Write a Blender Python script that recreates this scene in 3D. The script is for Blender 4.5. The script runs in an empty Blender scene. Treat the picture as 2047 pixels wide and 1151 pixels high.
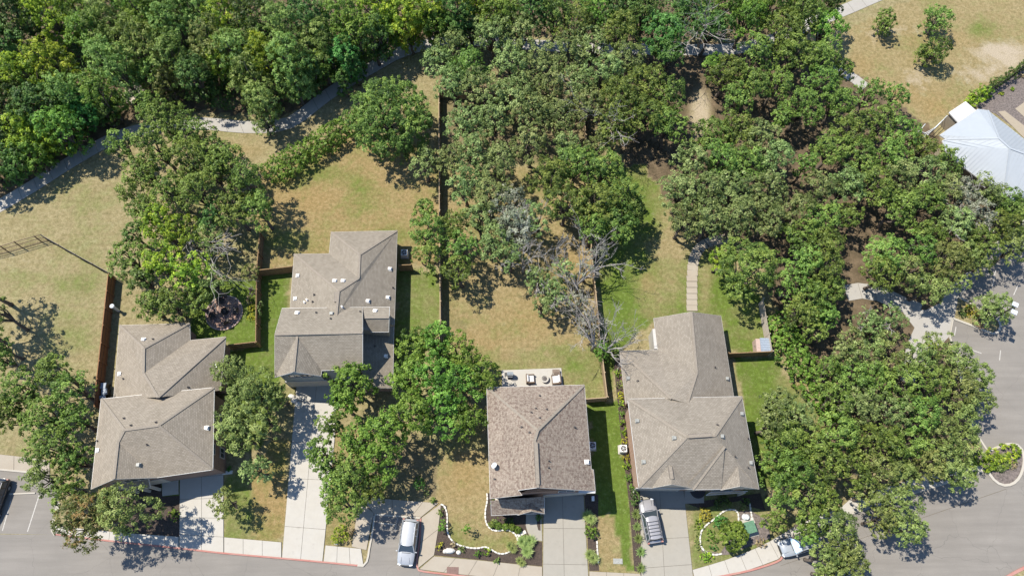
import bpy, math, random
import numpy as np
from mathutils import Vector

# ------------------------------------------------------------------ camera, world, sun, exposure
random.seed(7)
RNG = np.random.default_rng(11)
F_PX, TILT, CAM_H = 1500.0, math.radians(22.1), 85.4
SUN_E, SUN_S = 0.50, 0.27           # ground shadow of one metre of height: metres to the right, metres towards the street
scene = bpy.context.scene
COL = scene.collection
cam_data = bpy.data.cameras.new('camera')
cam_data.sensor_width = 36.0
cam_data.lens = F_PX / 2047.0 * 36.0
cam_data.clip_end = 3000.0
cam = bpy.data.objects.new('camera', cam_data)
cam.location = (0, 0, CAM_H)
cam.rotation_euler = (TILT, 0, 0)
COL.objects.link(cam)
scene.camera = cam

sun_vec = Vector((-SUN_E, SUN_S, 1.0)).normalized()
world = bpy.data.worlds.new('World')
scene.world = world
world.use_nodes = True
wn = world.node_tree
wn.nodes.clear()
sky = wn.nodes.new('ShaderNodeTexSky')
sky.sky_type = 'NISHITA'
sky.sun_disc = False
sky.sun_elevation = math.asin(sun_vec.z)
sky.sun_rotation = math.atan2(sun_vec.x, sun_vec.y)
sky.air_density = 1.0
sky.dust_density = 0.1
sky.ozone_density = 4.0
bg = wn.nodes.new('ShaderNodeBackground')
bg.inputs['Strength'].default_value = 0.12
wo = wn.nodes.new('ShaderNodeOutputWorld')
wn.links.new(sky.outputs[0], bg.inputs[0])
wn.links.new(bg.outputs[0], wo.inputs[0])
sun_data = bpy.data.lights.new('sun', 'SUN')
sun_data.energy = 4.4
sun_data.angle = math.radians(0.5)
sun_data.color = (1.0, 0.94, 0.83)
sun = bpy.data.objects.new('sun', sun_data)
sun.rotation_euler = sun_vec.to_track_quat('Z', 'Y').to_euler()
sun.location = (-60, 40, 120)
COL.objects.link(sun)
scene.view_settings.view_transform = 'Standard'
scene.view_settings.look = 'None'
scene.view_settings.gamma = 1.0
scene.view_settings.use_curve_mapping = False
scene.view_settings.exposure = 1.02

# ------------------------------------------------------------------ survey: pixel of the photograph -> point in the world at height z
CT, ST = math.cos(TILT), math.sin(TILT)
def P(px, py, z=0.0):
    u = (px - 1023.5) / F_PX
    v = (575.5 - py) / F_PX
    k = (CAM_H - z) / (CT - v * ST)
    return Vector((u * k, (ST + v * CT) * k, z))
def mpp(px, py, z=0.0):
    v = (575.5 - py) / F_PX
    return (CAM_H - z) / (CT - v * ST) / F_PX
def PX(x, y, z=0.0):           # inverse, arrays allowed
    dz = CAM_H - z
    dep = y * ST + dz * CT
    return x / dep * F_PX + 1023.5, 575.5 - (y * CT - dz * ST) / dep * F_PX

# ------------------------------------------------------------------ materials
def new_mat(name):
    m = bpy.data.materials.new(name)
    m.use_nodes = True
    nt = m.node_tree
    nt.nodes.clear()
    out = nt.nodes.new('ShaderNodeOutputMaterial')
    bs = nt.nodes.new('ShaderNodeBsdfPrincipled')
    nt.links.new(bs.outputs[0], out.inputs[0])
    return m, nt, bs, out
def N(nt, t, **kw):
    n = nt.nodes.new(t)
    for k, v in kw.items():
        setattr(n, k, v)
    return n
def noise(nt, vec, scale, detail=4, rough=0.6):
    n = N(nt, 'ShaderNodeTexNoise')
    n.inputs['Scale'].default_value = scale
    n.inputs['Detail'].default_value = detail
    n.inputs['Roughness'].default_value = rough
    if vec is not None: nt.links.new(vec, n.inputs['Vector'])
    return n.outputs['Fac']
def ramp(nt, fac, a, b):
    n = N(nt, 'ShaderNodeMapRange')
    n.inputs['From Min'].default_value = a
    n.inputs['From Max'].default_value = b
    nt.links.new(fac, n.inputs['Value'])
    return n.outputs[0]
def mix(nt, fac, a, b, mode='MIX'):
    n = N(nt, 'ShaderNodeMix', data_type='RGBA', blend_type=mode)
    for sock, v in ((n.inputs[0], fac), (n.inputs[6], a), (n.inputs[7], b)):
        if isinstance(v, (int, float)): sock.default_value = v
        elif isinstance(v, (tuple, list)): sock.default_value = (*v[:3], 1)
        else: nt.links.new(v, sock)
    return n.outputs[2]
def math_n(nt, op, a, b):
    n = N(nt, 'ShaderNodeMath', operation=op)
    for sock, v in ((n.inputs[0], a), (n.inputs[1], b)):
        if isinstance(v, (int, float)): sock.default_value = v
        else: nt.links.new(v, sock)
    return n.outputs[0]
def bump(nt, bs, h, strength=0.4, dist=0.03):
    b = N(nt, 'ShaderNodeBump')
    b.inputs['Strength'].default_value = strength
    b.inputs['Distance'].default_value = dist
    nt.links.new(h, b.inputs['Height'])
    nt.links.new(b.outputs[0], bs.inputs['Normal'])
def pos(nt):
    return N(nt, 'ShaderNodeNewGeometry').outputs['Position']

def basic(name, col, rough=0.7, metal=0.0, var=0.18, scale=6.0, bmp=0.0, spec=0.4, col2=None):
    m, nt, bs, out = new_mat(name)
    p = pos(nt)
    f = noise(nt, p, scale, 5)
    dark = tuple(c * (1 - var) for c in col) if col2 is None else col2
    lite = tuple(min(1, c * (1 + var)) for c in col)
    c = mix(nt, ramp(nt, f, .3, .7), dark, lite)
    nt.links.new(c, bs.inputs['Base Color'])
    bs.inputs['Roughness'].default_value = rough
    bs.inputs['Metallic'].default_value = metal
    bs.inputs['Specular IOR Level'].default_value = spec
    if bmp: bump(nt, bs, noise(nt, p, scale * 5, 3), bmp)
    return m

def concrete(name, col, stain=0.35, tint=(0.30, 0.24, 0.17)):
    m, nt, bs, out = new_mat(name)
    p = pos(nt)
    big = ramp(nt, noise(nt, p, .35, 5, .65), .40, .66)
    spot = ramp(nt, noise(nt, p, 1.1, 2, .5), .66, .74)
    mid = ramp(nt, noise(nt, p, 1.7, 6, .7), .35, .7)
    fine = noise(nt, p, 14, 3)
    oi = N(nt, 'ShaderNodeObjectInfo').outputs['Random']
    c = mix(nt, math_n(nt, 'MULTIPLY', big, stain), col, tint)
    c = mix(nt, math_n(nt, 'MULTIPLY', spot, .28), c, tuple(x * .5 for x in col))
    c = mix(nt, math_n(nt, 'MULTIPLY', mid, .32), c, tuple(x * .72 for x in col))
    c = mix(nt, math_n(nt, 'MULTIPLY', oi, .22), c, tuple(x * .8 for x in col))
    c = mix(nt, math_n(nt, 'MULTIPLY', fine, .25), c, tuple(x * .8 for x in col))
    nt.links.new(c, bs.inputs['Base Color'])
    bs.inputs['Roughness'].default_value = .9
    bs.inputs['Specular IOR Level'].default_value = .2
    bump(nt, bs, fine, .15, .01)
    return m

def asphalt():
    m, nt, bs, out = new_mat('asphalt')
    p = pos(nt)
    mp = N(nt, 'ShaderNodeMapping')
    mp.inputs['Scale'].default_value = (.12, 1.4, 1)
    mp.inputs['Rotation'].default_value = (0, 0, math.radians(-8))
    nt.links.new(p, mp.inputs['Vector'])
    streak = ramp(nt, noise(nt, mp.outputs[0], 1.0, 5, .6), .35, .7)
    blot = ramp(nt, noise(nt, p, .22, 5, .65), .38, .68)
    fine = noise(nt, p, 9, 6, .75)
    c = mix(nt, streak, (.170, .155, .137), (.210, .192, .170))
    c = mix(nt, math_n(nt, 'MULTIPLY', blot, .5), c, (.148, .136, .122))
    c = mix(nt, ramp(nt, fine, .3, .75), mix(nt, .75, (0.08, .075, .07), c), c)
    v = N(nt, 'ShaderNodeTexVoronoi', feature='DISTANCE_TO_EDGE')
    v.inputs['Scale'].default_value = .16
    wv = N(nt, 'ShaderNodeVectorMath', operation='ADD')
    nz = N(nt, 'ShaderNodeTexNoise')
    nz.inputs['Scale'].default_value = .8
    nt.links.new(p, nz.inputs['Vector'])
    nt.links.new(p, wv.inputs[0]); nt.links.new(nz.outputs['Color'], wv.inputs[1])
    nt.links.new(wv.outputs[0], v.inputs['Vector'])
    crack = ramp(nt, v.outputs['Distance'], .0, .004)
    c = mix(nt, math_n(nt, 'MULTIPLY', math_n(nt, 'SUBTRACT', 1.0, crack), .35), c, (.05, .047, .045))
    nt.links.new(c, bs.inputs['Base Color'])
    bs.inputs['Roughness'].default_value = .9
    bs.inputs['Specular IOR Level'].default_value = .25
    bump(nt, bs, fine, .3, .02)
    return m

def shingle(name, a, b, c3, blotch):
    m, nt, bs, out = new_mat(name)
    uv = N(nt, 'ShaderNodeUVMap').outputs[0]
    br = N(nt, 'ShaderNodeTexBrick', offset=.5)
    br.inputs['Scale'].default_value = 1.0
    br.inputs['Brick Width'].default_value = .42 if blotch else .30
    br.inputs['Row Height'].default_value = .20 if blotch else .17
    br.inputs['Mortar Size'].default_value = .012
    br.inputs['Mortar Smooth'].default_value = .2
    br.inputs['Bias'].default_value = 0.0
    br.inputs['Color1'].default_value = (*a, 1)
    br.inputs['Color2'].default_value = (*b, 1)
    br.inputs['Mortar'].default_value = (*[x * .45 for x in a], 1)
    nt.links.new(uv, br.inputs['Vector'])
    nz = noise(nt, uv, 3.2 if blotch else 1.2, 4, .75)
    col = mix(nt, math_n(nt, 'MULTIPLY', ramp(nt, nz, .49, .56 if blotch else .8), .85 if blotch else .4), br.outputs[0], c3)
    smp = N(nt, 'ShaderNodeMapping')
    smp.inputs['Scale'].default_value = (1.6, .18, 1)
    nt.links.new(uv, smp.inputs['Vector'])
    col = mix(nt, math_n(nt, 'MULTIPLY', ramp(nt, noise(nt, smp.outputs[0], 1.0, 5, .7), .48, .72), .30), col, tuple(x * .62 for x in a))
    wear = ramp(nt, noise(nt, uv, .35, 4), .35, .7)
    col = mix(nt, math_n(nt, 'MULTIPLY', wear, .22), col, tuple(x * 1.25 for x in b))
    fine = noise(nt, uv, 30, 2)
    col = mix(nt, math_n(nt, 'MULTIPLY', fine, .25), col, tuple(x * .6 for x in a))
    nt.links.new(col, bs.inputs['Base Color'])
    bs.inputs['Roughness'].default_value = .92
    bs.inputs['Specular IOR Level'].default_value = .2
    bump(nt, bs, br.outputs['Fac'], -.5, .02)
    return m

def brick_mat(name, a, b, mortar):
    m, nt, bs, out = new_mat(name)
    uv = N(nt, 'ShaderNodeUVMap').outputs[0]
    br = N(nt, 'ShaderNodeTexBrick', offset=.5)
    br.inputs['Scale'].default_value = 1.0
    br.inputs['Brick Width'].default_value = .4
    br.inputs['Row Height'].default_value = .15
    br.inputs['Mortar Size'].default_value = .014
    br.inputs['Color1'].default_value = (*a, 1)
    br.inputs['Color2'].default_value = (*b, 1)
    br.inputs['Mortar'].default_value = (*mortar, 1)
    nt.links.new(uv, br.inputs['Vector'])
    nt.links.new(br.outputs[0], bs.inputs['Base Color'])
    bs.inputs['Roughness'].default_value = .9
    bump(nt, bs, br.outputs['Fac'], -.4, .02)
    return m

def siding(name, col):
    m, nt, bs, out = new_mat(name)
    p = pos(nt)
    w = N(nt, 'ShaderNodeTexWave', wave_type='BANDS', bands_direction='Z', wave_profile='SAW')
    w.inputs['Scale'].default_value = 1.0
    nt.links.new(p, w.inputs['Vector'])
    c = mix(nt, ramp(nt, w.outputs['Fac'], 0, .15), tuple(x * .6 for x in col), col)
    nt.links.new(c, bs.inputs['Base Color'])
    bs.inputs['Roughness'].default_value = .7
    return m

def wood(name, a, b, scale=3.0):
    m, nt, bs, out = new_mat(name)
    p = pos(nt)
    mp = N(nt, 'ShaderNodeMapping')
    mp.inputs['Scale'].default_value = (3, 3, .5)
    nt.links.new(p, mp.inputs['Vector'])
    f = ramp(nt, noise(nt, mp.outputs[0], scale, 5, .7), .3, .72)
    oi = N(nt, 'ShaderNodeObjectInfo').outputs['Random']
    c = mix(nt, f, a, b)
    c = mix(nt, math_n(nt, 'MULTIPLY', oi, .3), c, tuple(x * .7 for x in a))
    nt.links.new(c, bs.inputs['Base Color'])
    bs.inputs['Roughness'].default_value = .88
    bs.inputs['Specular IOR Level'].default_value = .2
    return m

def leafmat(name, dark, mid, lite, trans=.24):
    m, nt, bs, out = new_mat(name)
    at = N(nt, 'ShaderNodeAttribute', attribute_name='tone')
    cr = N(nt, 'ShaderNodeValToRGB')
    e = cr.color_ramp.elements
    e[0].position, e[0].color = 0.0, (*dark, 1)
    e[1].position, e[1].color = 1.0, (*lite, 1)
    x = e.new(.5); x.color = (*mid, 1)
    nt.links.new(at.outputs['Fac'], cr.inputs[0])
    oi = N(nt, 'ShaderNodeObjectInfo').outputs['Random']
    hs = N(nt, 'ShaderNodeHueSaturation')
    nt.links.new(cr.outputs[0], hs.inputs['Color'])
    nt.links.new(math_n(nt, 'ADD', math_n(nt, 'MULTIPLY', oi, .045), .474), hs.inputs['Hue'])
    nt.links.new(math_n(nt, 'ADD', math_n(nt, 'MULTIPLY', oi, .40), .86), hs.inputs['Value'])
    c = hs.outputs[0]
    nt.links.new(c, bs.inputs['Base Color'])
    bs.inputs['Roughness'].default_value = .5
    bs.inputs['Specular IOR Level'].default_value = .2
    tr = N(nt, 'ShaderNodeBsdfTranslucent')
    tc = mix(nt, .5, c, (lite[0] * 1.2, lite[1] * 1.35, lite[2] * .6))
    nt.links.new(tc, tr.inputs[0])
    ms = N(nt, 'ShaderNodeMixShader')
    ms.inputs[0].default_value = trans
    nt.links.new(bs.outputs[0], ms.inputs[1]); nt.links.new(tr.outputs[0], ms.inputs[2])
    nt.links.new(ms.outputs[0], out.inputs[0])
    return m

def ground_mat():
    m, nt, bs, out = new_mat('lawn_and_soil')
    p = pos(nt)
    ga = N(nt, 'ShaderNodeAttribute', attribute_name='green').outputs['Fac']
    ba = N(nt, 'ShaderNodeAttribute', attribute_name='bare').outputs['Fac']
    so = N(nt, 'ShaderNodeAttribute', attribute_name='soil').outputs['Fac']
    rd = N(nt, 'ShaderNodeAttribute', attribute_name='red').outputs['Fac']
    big = noise(nt, p, .16, 5, .6)
    mid = noise(nt, p, .75, 7, .72)
    mp = N(nt, 'ShaderNodeMapping')
    mp.inputs['Scale'].default_value = (.35, 1.6, 1)
    mp.inputs['Rotation'].default_value = (0, 0, math.radians(4))
    nt.links.new(p, mp.inputs['Vector'])
    streak = noise(nt, mp.outputs[0], 1.4, 5, .6)
    fine = noise(nt, p, 7, 6, .8)
    # dry grass
    dry = mix(nt, ramp(nt, mid, .3, .7), (.205, .165, .085), (.335, .280, .165))
    dry = mix(nt, math_n(nt, 'MULTIPLY', ramp(nt, streak, .4, .7), .35), dry, (.235, .195, .085))
    dry = mix(nt, math_n(nt, 'MULTIPLY', rd, .75), dry, (.27, .175, .072))
    grn = mix(nt, ramp(nt, mid, .3, .7), (.062, .108, .012), (.112, .170, .024))
    gsum = math_n(nt, 'ADD', ga, math_n(nt, 'MULTIPLY', math_n(nt, 'SUBTRACT', math_n(nt, 'ADD', math_n(nt, 'MULTIPLY', big, .6), math_n(nt, 'MULTIPLY', mid, .5)), .56), 2.7))
    c = mix(nt, ramp(nt, gsum, .12, .95), dry, grn)
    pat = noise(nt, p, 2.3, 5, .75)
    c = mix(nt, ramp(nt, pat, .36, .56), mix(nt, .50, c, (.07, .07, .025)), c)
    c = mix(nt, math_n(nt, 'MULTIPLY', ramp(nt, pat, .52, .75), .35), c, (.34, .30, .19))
    bsum = math_n(nt, 'ADD', ba, math_n(nt, 'MULTIPLY', math_n(nt, 'SUBTRACT', mid, .5), 1.7))
    c = mix(nt, ramp(nt, bsum, .35, .95), c, mix(nt, fine, (.30, .245, .175), (.40, .335, .25)))
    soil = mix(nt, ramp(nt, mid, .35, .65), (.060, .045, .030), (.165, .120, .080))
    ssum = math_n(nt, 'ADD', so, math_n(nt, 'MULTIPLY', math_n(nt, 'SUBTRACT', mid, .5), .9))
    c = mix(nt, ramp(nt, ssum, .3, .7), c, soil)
    c = mix(nt, ramp(nt, fine, .32, .62), mix(nt, .55, c, (.035, .035, .012)), c)
    nt.links.new(c, bs.inputs['Base Color'])
    bs.inputs['Roughness'].default_value = .95
    bs.inputs['Specular IOR Level'].default_value = .1
    bump(nt, bs, fine, .7, .06)
    return m

def paint(name, col, metal=.5, rough=.3):
    m, nt, bs, out = new_mat(name)
    p = pos(nt)
    c = mix(nt, ramp(nt, noise(nt, p, 5, 4), .4, .7), col, tuple(x * .93 for x in col))
    nt.links.new(c, bs.inputs['Base Color'])
    bs.inputs['Metallic'].default_value = metal * .3
    bs.inputs['Roughness'].default_value = rough
    bs.inputs['Coat Weight'].default_value = .6
    bs.inputs['Coat Roughness'].default_value = .08
    return m

M = {}
M['ground'] = ground_mat()
M['asphalt'] = asphalt()
M['conc_white'] = concrete('pale_concrete', (.36, .34, .305), .25, (.30, .26, .20))
M['conc_tan'] = concrete('aged_concrete', (.30, .265, .215), .45, (.24, .19, .14))
M['conc_grey'] = concrete('driveway_concrete', (.262, .245, .210), .25, (.27, .235, .19))
M['conc_path'] = concrete('path_concrete', (.30, .285, .26), .3, (.25, .22, .18))
M['kerb'] = concrete('kerb_concrete', (.36, .335, .29), .3)
M['kerb_red'] = concrete('worn_red_kerb_paint', (.33, .145, .12), .5, (.34, .29, .25))
M['joint'] = basic('dark_joint', (.10, .085, .065), .95)
M['mulch'] = basic('dark_mulch', (.050, .036, .028), .95, var=.5, scale=9, bmp=.8)
M['mulch_grey'] = basic('grey_gravel_mulch', (.115, .095, .085), .95, var=.5, scale=5, bmp=.8)
M['limestone'] = basic('white_limestone', (.46, .44, .40), .85, var=.14, scale=4, bmp=.3)
M['line'] = basic('worn_white_paint', (.32, .305, .28), .8, var=.25, scale=5)
M['roof_a'] = shingle('weathered_brown_shingles', (.190, .162, .126), (.258, .222, .178), (.155, .130, .102), False)
M['roof_b'] = shingle('grey_brown_shingles', (.178, .154, .122), (.245, .214, .172), (.145, .124, .097), False)
M['roof_c'] = shingle('mottled_brown_shingles', (.188, .152, .122), (.260, .216, .172), (.095, .062, .050), True)
M['roof_d'] = shingle('grey_shingles', (.176, .152, .122), (.240, .210, .172), (.145, .124, .10), False)
M['cap'] = basic('ridge_cap_shingle', (.185, .158, .126), .9, var=.2, scale=8)
M['trim'] = basic('cream_trim', (.36, .34, .31), .5, var=.06)
M['gutter'] = basic('white_gutter', (.50, .49, .475), .4, var=.06)
M['soffit'] = basic('brown_soffit', (.13, .09, .075), .7)
M['brick_brown'] = brick_mat('brown_brick', (.155, .085, .062), (.21, .125, .09), (.22, .19, .16))
M['brick_red'] = brick_mat('red_brown_brick', (.26, .135, .085), (.34, .21, .14), (.38, .33, .27))
M['stone_wall'] = brick_mat('limestone_veneer', (.40, .37, .32), (.48, .44, .38), (.34, .31, .27))
M['siding_grey'] = siding('blue_grey_siding', (.26, .29, .29))
M['siding_tan'] = siding('tan_siding', (.34, .29, .23))
M['garage'] = basic('garage_door_paint', (.40, .35, .29), .5, var=.06)
M['glass'] = basic('window_glass', (.03, .04, .05), .08, var=.1, spec=.8)
M['vent'] = basic('painted_metal_vent', (.62, .60, .57), .45, var=.1)
M['vent_grey'] = basic('grey_painted_vent', (.22, .22, .20), .5)
M['vent_dark'] = basic('dark_roof_vent', (.07, .06, .055), .6)
M['metal_roof'] = basic('white_metal_roof', (.265, .285, .305), .6, var=.03, scale=1)
M['stucco'] = basic('tan_stucco', (.25, .21, .155), .9, var=.08)
M['fence_red'] = wood('stained_cedar', (.17, .085, .042), (.27, .150, .078))
M['fence_brown'] = wood('brown_fence_wood', (.15, .095, .048), (.25, .17, .092))
M['fence_tan'] = wood('weathered_tan_fence', (.26, .19, .115), (.37, .285, .185))
M['fence_grey'] = wood('weathered_grey_fence', (.30, .26, .21), (.42, .37, .31))
M['iron'] = basic('black_iron', (.028, .024, .022), .5, metal=.3)
M['iron_rust'] = basic('brown_iron', (.085, .052, .038), .7, metal=.2)
M['bark'] = basic('grey_brown_bark', (.105, .085, .068), .95, var=.35, scale=7, bmp=.8)
M['bark_pale'] = basic('bleached_dead_wood', (.255, .235, .215), .9, var=.35, scale=6)
M['bark_dark'] = basic('dark_dead_wood', (.05, .042, .038), .9, var=.2, scale=6)
M['rubber'] = basic('tyre_rubber', (.018, .018, .018), .85)
M['black_plastic'] = basic('black_plastic', (.025, .026, .028), .5)
M['chrome'] = basic('bright_metal', (.55, .55, .56), .25, metal=.9)
M['cushion'] = basic('white_cushion', (.42, .415, .41), .85, var=.05)
M['frame_brown'] = wood('patio_wicker', (.12, .09, .07), (.2, .15, .11))
M['grill'] = basic('grey_grill_cover', (.19, .21, .23), .5)
M['flag'] = basic('sandstone_patio', (.27, .17, .125), .9, var=.3, scale=5, bmp=.4)
M['flag2'] = basic('dark_sandstone_patio', (.17, .11, .095), .9, var=.3, scale=5, bmp=.4)
M['util_green'] = basic('green_utility_paint', (.075, .16, .10), .5)
M['util_blue'] = basic('grey_blue_roof_panel', (.20, .235, .28), .6)
M['white_plastic'] = basic('white_plastic', (.62, .61, .58), .5)
M['lamp_grey'] = basic('pale_lamp_housing', (.50, .53, .55), .45)
M['brown_plate'] = basic('brown_cover_plate', (.14, .085, .070), .8)
M['mat_pink'] = basic('faded_shed_wall', (.34, .25, .21), .8)
M['rust'] = basic('dark_steel', (.05, .045, .04), .6, metal=.4)

LEAF = {}
LEAF['oak'] = leafmat('live_oak_leaves', (0.033, 0.059, 0.011), (0.101, 0.162, 0.030), (0.197, 0.270, 0.056))
LEAF['grey'] = leafmat('grey_green_oak_leaves', (0.046, 0.069, 0.020), (0.130, 0.184, 0.055), (0.261, 0.316, 0.113))
LEAF['olive'] = leafmat('olive_leaves', (0.044, 0.063, 0.015), (0.135, 0.176, 0.046), (0.260, 0.300, 0.093))
LEAF['yellow'] = leafmat('yellow_green_leaves', (0.039, 0.074, 0.010), (0.150, 0.246, 0.028), (0.358, 0.446, 0.043), .38)
LEAF['mid'] = leafmat('fresh_green_leaves', (0.030, 0.064, 0.010), (0.101, 0.184, 0.028), (0.210, 0.316, 0.056), .35)
LEAF['bright'] = leafmat('emerald_leaves', (0.021, 0.062, 0.014), (0.069, 0.167, 0.034), (0.140, 0.276, 0.070), .35)
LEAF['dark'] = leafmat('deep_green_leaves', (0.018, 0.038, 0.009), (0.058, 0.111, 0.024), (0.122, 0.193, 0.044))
LEAF['rusty'] = leafmat('rusty_tipped_leaves', (.050, .068, .018), (.120, .142, .038), (.250, .150, .055))
LEAF['yell2'] = leafmat('warm_green_leaves', (0.032, 0.056, 0.012), (0.102, 0.156, 0.033), (0.214, 0.270, 0.056), .33)
LEAF['gold_y'] = leafmat('golden_green_leaves', (.09, .12, .012), (.21, .24, .020), (.36, .36, .035), .38)
LEAF['straw_g'] = leafmat('half_dead_leaves', (0.086, 0.103, 0.063), (0.186, 0.205, 0.137), (0.348, 0.348, 0.273), .2)
LEAF['vine'] = leafmat('vine_covered_leaves', (0.035, 0.065, 0.013), (0.129, 0.208, 0.046), (0.286, 0.370, 0.107), .33)
LEAF['purple'] = leafmat('purple_leaves', (.035, .012, .035), (.085, .03, .09), (.15, .06, .17))
LEAF['gold'] = leafmat('golden_leaves', (.16, .16, .02), (.30, .30, .03), (.48, .46, .06))
LEAF['straw'] = leafmat('dry_leaves', (.12, .09, .045), (.22, .17, .09), (.34, .28, .17), .15)

# ------------------------------------------------------------------ object helpers
def ORD(n):
    return ['first', 'second', 'third', 'fourth', 'fifth', 'sixth', 'seventh', 'eighth', 'ninth', 'tenth', 'eleventh', 'twelfth'][n] if n < 12 else f'{n + 1}th'
def tag(o, label=None, cat=None, group=None, kind=None):
    if label: o['label'] = label
    if cat: o['category'] = cat
    if group: o['group'] = group
    if kind: o['kind'] = kind
    return o
def thing(name, label, cat, loc, rz=0.0, group=None):
    o = bpy.data.objects.new(name, None)
    o.empty_display_size = .3
    o.location = loc
    o.rotation_euler = (0, 0, rz)
    COL.objects.link(o)
    return tag(o, label, cat, group)
def link_mesh(name, me, mat=None, parent=None):
    if mat is not None and len(me.materials) == 0: me.materials.append(mat)
    o = bpy.data.objects.new(name, me)
    COL.objects.link(o)
    if parent is not None:
        o.parent = parent
        # geometry given in world coordinates for unrotated parents
        if parent.get('_world'): pass
    return o

class MB:
    def __init__(s):
        s.v = []; s.f = []; s.uv = []
        s.o = Vector((0, 0, 0))
    def poly(s, pts, uv=None):
        b = len(s.v)
        s.v += [tuple(p) for p in pts]
        s.f.append(tuple(range(b, b + len(pts))))
        return s
    def box(s, c, sz, rz=0.0, taper=1.0, pitch=0.0):
        c = Vector(c); hx, hy, hz = sz[0] / 2, sz[1] / 2, sz[2] / 2
        ca, sa = math.cos(rz), math.sin(rz)
        cp, sp = math.cos(pitch), math.sin(pitch)
        b = len(s.v)
        for z in (-1, 1):
            t = taper if z > 0 else 1.0
            for x, y in ((-1, -1), (1, -1), (1, 1), (-1, 1)):
                X, Y, Z = x * hx * t, y * hy * t, z * hz
                Y, Z = Y * cp - Z * sp, Y * sp + Z * cp
                s.v.append((c.x + X * ca - Y * sa, c.y + X * sa + Y * ca, c.z + Z))
        for q in ((0, 3, 2, 1), (4, 5, 6, 7), (0, 1, 5, 4), (1, 2, 6, 5), (2, 3, 7, 6), (3, 0, 4, 7)):
            s.f.append(tuple(b + i for i in q))
        return s
    def prism(s, pts, z0, z1):
        n = len(pts); b = len(s.v)
        for z in (z0, z1):
            for p in pts: s.v.append((p[0], p[1], z))
        s.f.append(tuple(b + i for i in reversed(range(n))))
        s.f.append(tuple(b + n + i for i in range(n)))
        for i in range(n):
            j = (i + 1) % n
            s.f.append((b + i, b + j, b + n + j, b + n + i))
        return s
    def beam(s, p0, p1, w, h):
        p0 = Vector(p0); p1 = Vector(p1); d = (p1 - p0)
        if d.length < 1e-6: return s
        d.normalize()
        side = d.cross(Vector((0, 0, 1)))
        if side.length < 1e-3: side = Vector((1, 0, 0))
        side.normalize(); up = side.cross(d).normalized()
        b = len(s.v)
        for p in (p0, p1):
            for a, c in ((-1, -1), (1, -1), (1, 1), (-1, 1)):
                s.v.append(tuple(p + side * a * w / 2 + up * c * h / 2))
        for q in ((0, 1, 2, 3), (7, 6, 5, 4), (0, 4, 5, 1), (1, 5, 6, 2), (2, 6, 7, 3), (3, 7, 4, 0)):
            s.f.append(tuple(b + i for i in q))
        return s
    def tube(s, pts, rad, n=6, cap=True):
        pts = [Vector(p) for p in pts]; b = len(s.v)
        for i, p in enumerate(pts):
            d = (pts[min(i + 1, len(pts) - 1)] - pts[max(i - 1, 0)])
            if d.length < 1e-9: d = Vector((0, 0, 1))
            d.normalize()
            a = d.orthogonal().normalized() if abs(d.z) > .95 else d.cross(Vector((0, 0, 1))).normalized()
            c = d.cross(a)
            r = rad[i] if isinstance(rad, (list, tuple)) else rad
            for k in range(n):
                t = 2 * math.pi * k / n
                s.v.append(tuple(p + (a * math.cos(t) + c * math.sin(t)) * r))
        for i in range(len(pts) - 1):
            for k in range(n):
                k2 = (k + 1) % n
                s.f.append((b + i * n + k, b + i * n + k2, b + (i + 1) * n + k2, b + (i + 1) * n + k))
        if cap:
            s.f.append(tuple(b + k for k in reversed(range(n))))
            s.f.append(tuple(b + (len(pts) - 1) * n + k for k in range(n)))
        return s
    def lathe(s, c, prof, n=14):
        b = len(s.v); c = Vector(c)
        for r, z in prof:
            for k in range(n):
                t = 2 * math.pi * k / n
                s.v.append((c.x + r * math.cos(t), c.y + r * math.sin(t), c.z + z))
        for i in range(len(prof) - 1):
            for k in range(n):
                k2 = (k + 1) % n
                s.f.append((b + i * n + k, b + i * n + k2, b + (i + 1) * n + k2, b + (i + 1) * n + k))
        s.f.append(tuple(b + (len(prof) - 1) * n + k for k in range(n)))
        s.f.append(tuple(b + k for k in reversed(range(n))))
        return s
    def mesh(s, name, uv=False, smooth=False):
        me = bpy.data.meshes.new(name)
        me.from_pydata(s.v, [], s.f)
        me.update()
        if uv:
            lay = me.uv_layers.new(name='UVMap')
            for poly in me.polygons:
                n = poly.normal
                h = Vector((0, 0, 1)).cross(n)
                if h.length < 1e-4: h = Vector((1, 0, 0))
                h.normalize(); sl = n.cross(h)
                for li in poly.loop_indices:
                    co = me.vertices[me.loops[li].vertex_index].co
                    lay.data[li].uv = (co.dot(h), co.dot(sl))
        if smooth: me.polygons.foreach_set('use_smooth', [True] * len(me.polygons))
        return me
    def build(s, name, mat, parent=None, uv=False, smooth=False, local=None):
        """world-coordinate geometry; stored relative to the parent's base point"""
        off = Vector((0, 0, 0))
        if parent is not None:
            q = parent
            while q is not None:
                off += Vector(q.location); q = q.parent
        me_v = s.v
        if local is None and off.length > 0:
            s.v = [(x - off.x, y - off.y, z - off.z) for x, y, z in me_v]
        me = s.mesh(name, uv, smooth)
        s.v = me_v
        if uv:   # nothing else: UVs are metric, offset does not matter
            pass
        return link_mesh(name, me, mat, parent)

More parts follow.
